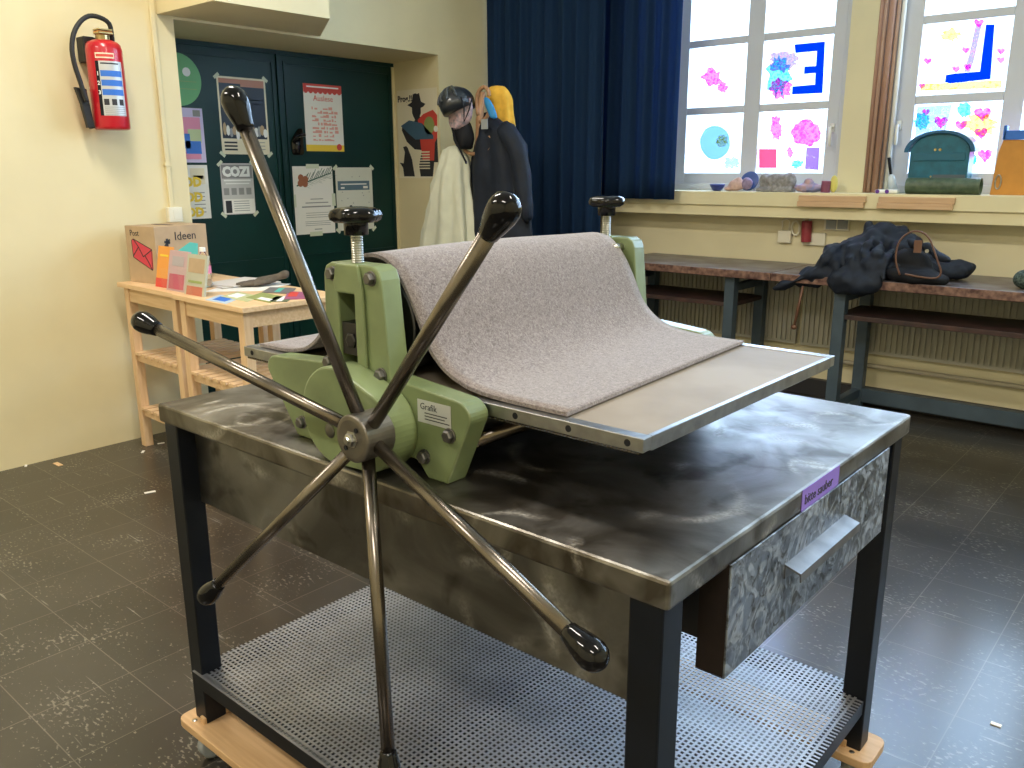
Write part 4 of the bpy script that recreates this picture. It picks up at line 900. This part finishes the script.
garment('patterned_scarf', 'pink and grey patterned scarf stuffed beneath the bicycle helmet', 'scarf', [(96, 449, 470), (104, 448.5, 472), (114, 449, 471), (124, 451, 467), (131, 455, 463)], mat('flowered_cloth', (.62, .42, .45), .8, col2=(.28, .26, .30), scale=55), -.07, .05, 5, .06)
garment('black_bag', 'small black cloth bag hanging below the bicycle helmet', 'bag', [(121, 463, 468), (125, 455, 471), (135, 453, 472), (145, 457, 472), (150, 462, 468)], 'lblack', -.05, .05, 5, .05)
obj_ = T('strap', tube(bmn(), [q(452, 128, -.12), q(456, 142, -.12), q(461, 152, -.12), q(466, 162, -.12), q(466, 163, -.11)], .006, 8), 'lblack', 'black helmet strap dangling over the white coat', 'strap', smooth=True)
hc = q(457, 104, -.09); ht = thing('bicycle_helmet', 'black ribbed bicycle helmet on the upper left of the coat stand', 'helmet', tuple(hc))
ru = .094; bm = bmn(); rings = []
for i in range(11):
    th = i/10*1.75; rr_ = math.sin(th) if th < PI/2 else 1-.12*(th-PI/2)*3; zz = math.cos(th) if th < PI/2 else -(th-PI/2)*2.4
    rings.append([(hc.x+ru*1.02*rr_*math.cos(a)*(1-.05*(math.sin(5*a) > .3)), hc.y+ru*1.25*rr_*math.sin(a), hc.z+ru*1.05*zz) for a in [2*PI*k/60 for k in range(60)]])
rings[0] = [(hc.x+.002*math.cos(a), hc.y+.002*math.sin(a), hc.z+ru*1.05) for a in [2*PI*k/60 for k in range(60)]]
loft(bm, rings); bmesh.ops.rotate(bm, verts=bm.verts, cent=hc, matrix=Euler((.1, -.35, 0)).to_matrix())
sh = obj('shell', bm, mat('helmet_black', (.02, .024, .03), .3, coat=.3), ht, smooth=True)
for k in range(5):
    a = -1.1+k*.5; pts = [hc+Vector((ru*1.05*math.sin(th)*math.sin(a), -ru*1.27*math.sin(th)*math.cos(a)*1.0, ru*1.07*math.cos(th))) for th in [.25+.14*j for j in range(9)]]
    b_ = tube(bmn(), pts, .0075, 8); bmesh.ops.rotate(b_, verts=b_.verts, cent=hc, matrix=Euler((.1, -.35, 0)).to_matrix()); obj('rib', b_, mat('helmet_rib_grey', (.07, .08, .09), .35), ht, smooth=True)
obj('chin_strap', tube(bmn(), [q(461, 97, -.20), q(464, 108, -.19), q(464, 122, -.17), q(469, 110, -.16), q(472, 98, -.14)], .0045, 8), 'lblack', ht, smooth=True)
# ================================================================== WORKBENCHES
def bench(x0, x1, lab, legsx, seg=None):
    t = thing('workbench', lab, 'workbench', ((x0+x1)/2, 4.75, 0), 0, 'workbenches under the windows')
    bm = box(bmn(), x0, x1, 4.452, YW-.002, .748, .793)
    for f in bm.faces:
        f.material_index = 1 if abs(f.calc_center_median().y-4.452) < 1e-4 or abs(f.calc_center_median().x-x0) < 1e-4 or abs(f.calc_center_median().x-x1) < 1e-4 else 0
    obj('benchtop', bm, ['benchtop', 'benchedge'], t, bevel=.004)
    for lx in legsx:
        for (ya, yb) in ((4.50, 4.56), (4.90, 4.96)): obj('leg', B(lx, lx+.06, ya, yb, 0, .748), 'benchleg', t, bevel=.003)
        obj('side_rail', B(lx+.01, lx+.05, 4.56, 4.90, .06, .11), 'benchleg', t); obj('side_rail', B(lx+.01, lx+.05, 4.56, 4.90, .66, .70), 'benchleg', t)
    a, b = min(legsx)+.03, max(legsx)+.03
    obj('stretcher', B(a, b, 4.905, 4.945, .035, .115), 'benchleg', t)
    obj('top_rail', B(a, b, 4.80, 4.83, .70, .745), 'benchleg', t)
    obj('lower_shelf', B(a-.02, b+.02, 4.51, 4.93, .57, .595), 'benchshelf', t, bevel=.002)
    return t
bench(-3.08, -1.972, 'long workbench on the left behind the press, with worn chipped top', (-3.03, -2.265))
bench(-1.968, -.10, 'workbench on the right beneath the pile of dark clothing', (-1.63, -.28))
# radiators (ribbed panels)
def radiator(x0, x1, label):
    t = thing('radiator', label, 'radiator', ((x0+x1)/2, 5.0, .305), 0, 'ribbed radiators under the window sill')
    bm = bmn(); box(bm, x0, x1, 4.992, 5.012, .305, .735); k = x0+.004
    while k < x1-.02: box(bm, k, k+.016, 4.980, 4.993, .325, .72); k += .030
    obj('ribbed_panel', bm, 'radiator', t); bm = bmn(); box(bm, x0, x1, 4.978, 5.014, .735, .742); obj('top_grille', bm, 'radiator', t)
    for s in (x0+.15, x1-.15): obj('wall_bracket', B(s, s+.04, 5.012, YW-.001, .5, .53), 'radiator', t)
radiator(-3.6, -2.02, 'cream ribbed radiator behind the left workbench'); radiator(-1.99, -.05, 'cream ribbed radiator behind the right workbench')
T('heating_pipe', tube(bmn(), [(-4.1, 5.0, .233), (.6, 5.0, .233)], .014, 12), 'pipe', 'horizontal heating pipe along the wall below the radiators', 'pipe', smooth=True)
# clothes pile on the bench
def pq(px, py, y): return at(px, py, 'y', y)
bm = bmn()
for px, py, y, rx, ry, rz, ro in ((866, 258, 4.70, .15, .20, .125, .2), (880, 240, 4.72, .09, .13, .085, .5), (838, 262, 4.62, .11, .15, .09, -.4), (815, 276, 4.50, .12, .07, .055, -.35), (855, 282, 4.47, .14, .06, .07, 0), (795, 281, 4.46, .07, .045, .024, -.35), (783, 286, 4.44, .06, .025, .013, -.4), (872, 270, 4.55, .13, .12, .09, 0),
                                (905, 250, 4.74, .11, .14, .085, .4), (912, 268, 4.66, .15, .17, .065, 0), (945, 270, 4.72, .11, .12, .05, .1), (962, 270, 4.72, .06, .09, .045, .1), (925, 256, 4.76, .09, .10, .05, .5), (869, 232, 4.74, .025, .05, .05, .2), (900, 234, 4.78, .04, .05, .04, .4)):
    ellipsoid(bm, pq(px, py, y), (rx, ry, rz), (0, ro, 0))
for (a, b, r_) in (((872, 236), (856, 282), .020), ((860, 240), (848, 284), .016), ((882, 242), (874, 280), .016), ((846, 250), (832, 284), .015), ((893, 250), (884, 280), .014), ((832, 256), (818, 280), .013), ((908, 240), (950, 262), .02), ((850, 240), (815, 272), .014)):
    A_, B_ = pq(*a, 4.60), pq(*b, 4.44); tube(bm, [A_, (A_+B_)/2+Vector((0, -.03, .02)), B_], [r_*.7, r_, r_*.8], 8)
T('jacket_pile', bm, 'darkcloth', 'heap of dark jackets hanging over the front of the right workbench', 'jackets', smooth=True, mods=(mod_cloth(.008, .06, .085),))
bg = thing('shoulder_bag', 'black bag with thin brown leather handles lying on the pile of jackets', 'bag', tuple(pq(918, 284, 4.50)))
bm = bmn(); c0 = pq(915, 276, 4.52); ellipsoid(bm, c0, (.16, .09, .045), (0, .08, 0)); ellipsoid(bm, pq(912, 262, 4.55), (.10, .06, .07), (0, .3, 0)); 
obj('pouch', bm, 'lblack', bg, smooth=True, mods=(mod_cloth(.01, .02, .06),))
hd = [(900, 275), (896, 262), (897, 248), (902, 238), (911, 232), (921, 232), (929, 238), (934, 250), (938, 262), (941, 272), (936, 278), (920, 277), (905, 274)]
obj('handle', tube(bmn(), [Vector(v) for v in cr_spline([tuple(pq(a, b, 4.43)) for a, b in hd], 3)], .0045, 8), 'leather', bg, smooth=True)
bm = bmn(); a = pq(915, 240, 4.425); b = pq(921, 253, 4.42); box(bm, a.x, b.x, 4.418, 4.424, b.z, a.z); obj('leather_tab', bm, 'leather', bg)
bm = bmn(); a = pq(927, 251, 4.45); lathe(bm, [(0, .009), (.004, .009)], a, (0, -1, 0), 12); obj('press_stud', bm, 'zinc', bg)
# hanging wooden beater
a, b = pq(803, 286, 4.44), pq(794, 327, 4.44)
bm = bmn(); tube(bm, [a, (a+b)/2, b], [.006, .008, .007], 10); ellipsoid(bm, b, (.016, .016, .014)); T('wooden_stick', bm, 'leather', 'thin brown wooden stick with a round end hanging below the jackets', 'stick', smooth=True)
# patterned thing at right edge
c = pq(1027, 282, 4.6); bm = bmn(); ellipsoid(bm, (c.x, 4.6, .793+.045), (.06, .07, .047)); T('beanie_hat', bm, mat('speckled_knit', (.10, .14, .12), .9, col2=(.01, .02, .02), scale=90, bump=.5), 'speckled dark green knitted lump at the right edge on the workbench', 'hat', smooth=True)
# things on wall under the sill
def wbox(name, label, cat, px0, py0, px1, py1, d, m, bev=.004, y=YW):
    a, b = pq(px0, py0, y-d/2), pq(px1, py1, y-d/2); return T(name, B(a.x, b.x, y-d, y, b.z, a.z), m, label, cat, bevel=bev)
o = wbox('padlock', 'cream padlock-shaped box hanging left of the red one under the sill', 'lock', 779, 230, 791, 243, .03, 'socket'); WL[o] = o.location.copy()
a = pq(782, 231, YW-.02); b = pq(789, 231, YW-.02); obj('shackle', tube(bmn(), [a, a+Vector((0, 0, .06)), (a+b)/2+Vector((0, 0, .072)), b+Vector((0, 0, .06)), b], .005, 8), 'socket', o, smooth=True)
o = T('cable_ring', tube(bmn(), [pq(795.5+4*math.cos(t_), 228+7*math.sin(t_), YW-.02) for t_ in [2*PI*k/16 for k in range(16)]], .006, 8, closed=True), 'socket', 'cream cable loop between the two hanging locks', 'cable loop', smooth=True)
a, b = pq(807, 221, YW-.03), pq(806, 242, YW-.03); bm = bmn(); tube(bm, [a, b], .030, 16)
o = T('red_lock', bm, mat('dull_red', (.30, .035, .05), .4), 'dull red cylinder lock hanging under the sill', 'lock', smooth=False, bevel=.004); WL[o] = o.location.copy()
obj('shackle', tube(bmn(), [a+Vector((-.02, 0, 0)), a+Vector((-.012, 0, .03)), a+Vector((.012, 0, .03)), a+Vector((.02, 0, 0))], .005, 8), 'white', o, smooth=True)
wbox('wall_shelf', 'small cream wall bracket beside the red lock', 'bracket', 803, 232, 825, 246, .02, 'socket')
o = wbox('double_socket', 'grey double switch plate under the sill, left of the jackets', 'switch', 825, 218, 849, 231, .02, 'socket'); WL[o] = o.location.copy()
for (u, v) in ((826.5, 836), (838, 847.5)):
    a, b = pq(u, 219.5, YW-.02), pq(v, 229.5, YW-.02); obj('rocker', B(a.x, b.x, YW-.026, YW-.02, b.z, a.z), 'grey', o, bevel=.006)
# wood strips on the sill face
for x0, x1, lab in ((-2.006, -1.63, 'pale wooden strip fixed to the sill face, left one of the two'), (-1.562, -1.183, 'pale wooden strip fixed to the sill face, below the green tube')):
    bm = bmn(); box(bm, x0, x1, 4.838, 4.86, 1.166, 1.198); box(bm, x0-.004, x1-.008, 4.832, 4.86, 1.135, 1.1655); T('wooden_strip', bm, 'strip', lab, 'wood strip', 'wood strips on the sill', bevel=.002)
# dowels leaning between the windows
for k, (px, rr_) in enumerate(((866, .016), (871, .013), (877, .018), (883, .010))):
    a = at(px-2.6, 189, 'y', 5.06+.01*(k % 2)); T('wooden_dowel', tube(bmn(), [(a.x, a.y, 1.213), (a.x+.004, a.y+.0, 2.6)], rr_, 10), mat('pink_brown_wood%d' % (k % 2), ((.42, .24, .17), (.50, .33, .25))[k % 2], .5), 'tall pinkish wooden pole standing in the corner between the windows', 'wooden pole', 'wooden poles between the windows', smooth=True)
o = T('white_tube', tube(bmn(), [(-1.60, 5.07, 1.213), (-1.605, 5.08, 2.55)], .012, 12), 'white', 'thin white tube standing upright left of the right-hand window', 'tube', smooth=True)
# ---------------- sill items
SZL = 1.2125
def sp(px, y=4.93): return at(px, 193, 'y', y).x
# teal letterbox
x0, x1, yy = at(907, 172, 'y', 5.0).x, at(971, 172, 'y', 5.0).x, 4.98
t = thing('teal_letterbox', 'teal arched metal letterbox standing behind the green tube on the sill', 'letterbox', ((x0+x1)/2, yy+.05, SZL))
W = x1-x0; zt = at(940, 152, 'y', yy).z; zp = at(940, 131, 'y', yy).z
bm = bmn(); xm = (x0+x1)/2
arch = [(x0+.012, SZL), (x1-.012, SZL), (x1-.012, zt+.0)] + [(xm+(W/2-.012)*math.cos(a), zt+(zp-zt-.01)*math.sin(a)) for a in [PI*k/16 for k in range(1, 16)]] + [(x0+.012, zt)]
prism(bm, arch, 'y', yy, yy+.10); obj('body', bm, mat('teal_metal', (.008, .15, .23), .45, noise=.3, scale=20), t, bevel=.003)
r1 = [(xm+(W/2+.016)*math.cos(a), zt+.0+(zp-zt+.004)*math.sin(a)) for a in [PI*k/20 for k in range(21)]]; r0 = [(xm+(W/2-.006)*math.cos(a), zt+(zp-zt-.012)*math.sin(a)) for a in [PI*k/20 for k in range(21)]]
bm = bmn(); prism(bm, r1 + r0[::-1], 'y', yy-.02, yy+.105); obj('roof_lid', bm, mat('teal_lid', (.006, .10, .22), .4), t, bevel=.002)
zf = zt-.045; obj('slot_flap', B(x0+.03, x1-.03, yy-.006, yy, zf, zf+.04), 'teal' if 0 else mat('teal_metal2', (.008, .12, .19), .45), t, bevel=.002)
bm = bmn()
for dx in (-.012, .012): lathe(bm, [(0, .008), (.004, .006)], (xm+dx-.01, yy, zt+.012), (0, -1, 0), 10)
lathe(bm, [(0, .005), (.004, .004)], (xm-.03, yy, SZL+.09), (0, -1, 0), 10); obj('stud', bm, 'brass', t)
obj('name_field', B(xm-.02, x1-.02, yy-.004, yy, SZL+.03, SZL+.10), mat('dull_slate', (.10, .13, .15), .6), t)
# green tube
a, b = at(907, 184, 'y', 4.92), at(981, 185, 'y', 4.92); rr_ = .042
bm = bmn(); lathe(bm, [(0, rr_*.98), (.004, rr_), (b.x-a.x-.01, rr_), (b.x-a.x, rr_*.99), (b.x-a.x, rr_*.84), (b.x-a.x-.03, rr_*.82)], (a.x, 4.925, SZL+rr_), (1, 0, 0), 32)
T('printed_tube', bm, mat('green_lino_tube', (.05, .085, .05), .5, col2=(.10, .14, .085), scale=30), 'dark green speckled tube lying on the sill before the teal letterbox', 'tube')
# orange house shaped carton
x0, x1 = at(990, 195, 'y', 4.98).x, at(1040, 195, 'y', 4.98).x; zt = at(1005, 140, 'y', 4.98).z
t = thing('orange_folder', 'orange cardboard folder with a metal clip leaning at the right end of the sill', 'folder', (x0, 5.0, SZL))
bm = bmn(); prism(bm, [(x0, SZL), (x1, SZL), (x1, zt), (at(1004, 140, 'y', 4.98).x, zt), (at(999, 152, 'y', 4.98).x, zt-.06)], 'y', 4.97, 4.99); obj('panel', bm, mat('orange_card', (.62, .27, .04), .5, noise=.1, scale=20), t)
a = at(998, 182, 'y', 4.965); obj('clip', tube(bmn(), [(a.x+.013*math.cos(w_), 4.965, a.z+.035*math.sin(w_)) for w_ in [2*PI*k/16 for k in range(16)]], .0035, 6, closed=True), 'zinc', t, smooth=True)
a, b = at(1004, 139, 'y', 4.98), at(1040, 128, 'y', 4.98); T('blue_block', box(box(bmn(), a.x, b.x, 4.96, 5.0, zt+.001, zt+.045), a.x-.004, a.x+.012, 4.96, 5.0, zt+.001, zt+.07), 'blue', 'bright blue block on top of the orange folder', 'block', bevel=.003)
# white dish with purple dots, brush jar
c = sp(887, 4.92); bm = bmn(); box(bm, c-.06, c+.06, 4.90, 4.95, SZL, SZL+.022); o = T('paint_tray', bm, 'white', 'small white tray with purple dots at the foot of the wooden poles', 'tray', bevel=.008); WL[o] = o.location.copy()
for dx in (-.045, .005): obj('paint_dot', lathe(bmn(), [(0, .011), (.001, .011)], (c+dx, 4.8995, SZL+.011), (0, -1, 0), 12), mat('violet_paint', (.12, .03, .30), .5), o)
t = thing('brush_tube', 'small clear tube with a dark capped brush standing between poles and green tube', 'brush', (sp(891, 4.99), 4.99, SZL)); x = sp(891, 4.99)
obj('tube_body', tube(bmn(), [(x+.015, 4.99, SZL), (x-.008, 4.99, SZL+.09), (x-.012, 4.99, SZL+.10)], [.024, .018, .008], 14), mat('pale_glassy', (.60, .68, .74), .2), t, smooth=True)
obj('brush', tube(bmn(), [(x-.010, 4.99, SZL+.095), (x-.022, 4.99, SZL+.15), (x-.03, 4.99, SZL+.19)], [.007, .008, .009], 10), 'lblack', t, smooth=True)
# small things on the left part of sill
x = sp(717); bm = bmn(); lathe(bm, [(0, .02), (.004, .028), (.03, .045), (.042, .048), (.043, .040), (.02, .03)], (x, 4.93, SZL), (0, 0, 1), 20); T('blue_bowl', bm, mat('cobalt_glaze', (.03, .05, .25), .3), 'small dark blue bowl, leftmost item on the window sill', 'bowl', smooth=True)
x = sp(736); bm = bmn(); ellipsoid(bm, (x, 4.93, SZL+.035), (.055, .035, .034)); ellipsoid(bm, (x-.035, 4.93, SZL+.016), (.045, .035, .016)); ellipsoid(bm, (x+.01, 4.93, SZL+.06), (.03, .02, .024)); T('pink_ceramic', bm, mat('pale_pink_clay', (.62, .42, .38), .7, noise=.2, scale=60), 'lumpy pale pink clay figure right of the blue bowl', 'clay figure', smooth=True, mods=(mod_cloth(.006, .012, .025),))
x = sp(748, 4.96); bm = bmn(); lathe(bm, [(0, .001), (.002, .055), (.008, .060), (.009, .055)], (x, 4.975, SZL+.058), (0, -.95, .3), 28); T('blue_plate', bm, mat('blue_glaze', (.06, .11, .34), .3), 'blue-rimmed round plate propped behind the pink clay figure', 'plate', smooth=True)
x = sp(745); bm = bmn(); ellipsoid(bm, (x+.012, 4.925, SZL+.045), (.035, .02, .038)); T('violet_shell', bm, mat('violet_clay', (.34, .26, .42), .6, noise=.3, scale=50), 'mauve clay shell in front of the blue plate', 'clay shell', smooth=True, mods=(mod_cloth(.006, .01, .02),))
x = sp(776); bm = bmn(); ellipsoid(bm, (x, 4.94, SZL+.055), (.10, .04, .05)); ellipsoid(bm, (x-.075, 4.94, SZL+.06), (.04, .035, .048)); ellipsoid(bm, (x+.07, 4.94, SZL+.06), (.045, .035, .05)); box(bm, x-.12, x+.10, 4.90, 4.98, SZL+.001, SZL+.022)
T('grey_clay_sculpture', bm, mat('grey_clay', (.34, .33, .34), .8, noise=.4, scale=50), 'large grey clay relief in the middle of the left window sill', 'sculpture', smooth=True, mods=(mod_cloth(.006, .016, .025),))
x = sp(808); bm = bmn(); ellipsoid(bm, (x, 4.93, SZL+.025), (.09, .035, .027)); ellipsoid(bm, (x+.0, 4.93, SZL+.05), (.03, .02, .03), (0, .5, 0)); T('blue_clay_piece', bm, mat('blue_violet_clay', (.22, .24, .48), .6, col2=(.50, .32, .30), scale=22), 'blue and pink painted clay piece right of the grey relief', 'clay figure', smooth=True, mods=(mod_cloth(.006, .014, .02),))
x = sp(825); bm = bmn(); tube(bm, [(x, 4.93, SZL), (x+.003, 4.93, SZL+.065)], .026, 14); T('maroon_jar', bm, mat('maroon', (.22, .06, .11), .5), 'small maroon cylinder near the right end of the left window', 'jar', bevel=.003)
x = sp(833, 4.95); bm = bmn(); ellipsoid(bm, (x, 4.95, SZL+.048), (.022, .02, .048)); T('yellow_figure', bm, mat('yellow_glaze', (.70, .62, .16), .5), 'small yellow clay figure beside the maroon jar at the wall pier', 'clay figure', smooth=True)
# ---------------- litter on the floor
for px, py, s, m_, lab in ((58, 464.5, .022, 'pine', 'brown wood chip on the floor near the cream wall'), (26, 466, .010, 'paper', 'tiny white paper scrap at the foot of the cream wall'), (150, 492.5, .016, 'paper', 'white paper scrap on the floor left of the table'), (143, 452, .012, 'paper', 'white crumb on the floor by the side table leg'), (161, 443.5, .012, 'paper', 'white crumb just right of the side table leg')):
    c = at(px, py, 'z', 0); bm = bmn(); box(bm, -s*1.4, s*1.4, -s*.5, s*.5, 0.0005, .003, mtx=Matrix.Translation((c.x, c.y, 0)) @ Euler((0, 0, random.random()*3)).to_matrix().to_4x4()); T('floor_scrap', bm, m_, lab, 'scrap')
c = at(996, 725, 'z', 0); bm = bmn(); box(bm, c.x-.012, c.x+.012, c.y-.006, c.y+.006, .0005, .003); T('floor_scrap', bm, 'paper', 'white paper scrap on the floor at the lower right', 'scrap')
# ================================================================== LIGHT
def area(name, loc, rot, sx, sy_, power, col, spread=None):
    L = bpy.data.lights.new(name, 'AREA'); L.shape = 'RECTANGLE'; L.size = sx; L.size_y = sy_; L.energy = power; L.color = col
    o = bpy.data.objects.new(name, L); C.objects.link(o); o.location = loc; o.rotation_euler = rot
    if spread: L.spread = spread
    return o
DAY = (.47, .70, 1.0)
for k, (a, b) in enumerate(wins): area('daylight', ((a+b)/2, 5.75, 2.35), (-PI/2, 0, 0), b-a+.5, 2.5, 165, DAY)
for x, y in ((-2.6, 1.2), (.6, 1.2), (-2.6, -1.2), (.6, -1.2)):
    t = thing('ceiling_lamp', 'long white ceiling lamp %s' % ('over the press near the %s wall' % ('left' if x < 0 else 'right') if y > 0 else 'at the back of the room on the %s' % ('left' if x < 0 else 'right')), 'ceiling lamp', (x, y, ZC-.05), 0, 'ceiling lamps'); obj('housing', B(x-.62, x+.62, y-.1, y+.1, ZC-.04, ZC-.001), 'white', t)
    area('lamp_glow', (x, y, ZC-.05), (0, 0, 0), 1.2, .3, 62, (1, .93, .82))
w = bpy.data.worlds.new('world'); bpy.context.scene.world = w; w.use_nodes = True
bgn = w.node_tree.nodes['Background']; bgn.inputs[0].default_value = (.62, .81, 1, 1); bgn.inputs[1].default_value = 3
sc = bpy.context.scene
sc.view_settings.view_transform = 'Standard'; sc.view_settings.look = 'None'; sc.view_settings.gamma = 1; sc.view_settings.exposure = 0; sc.view_settings.use_curve_mapping = False
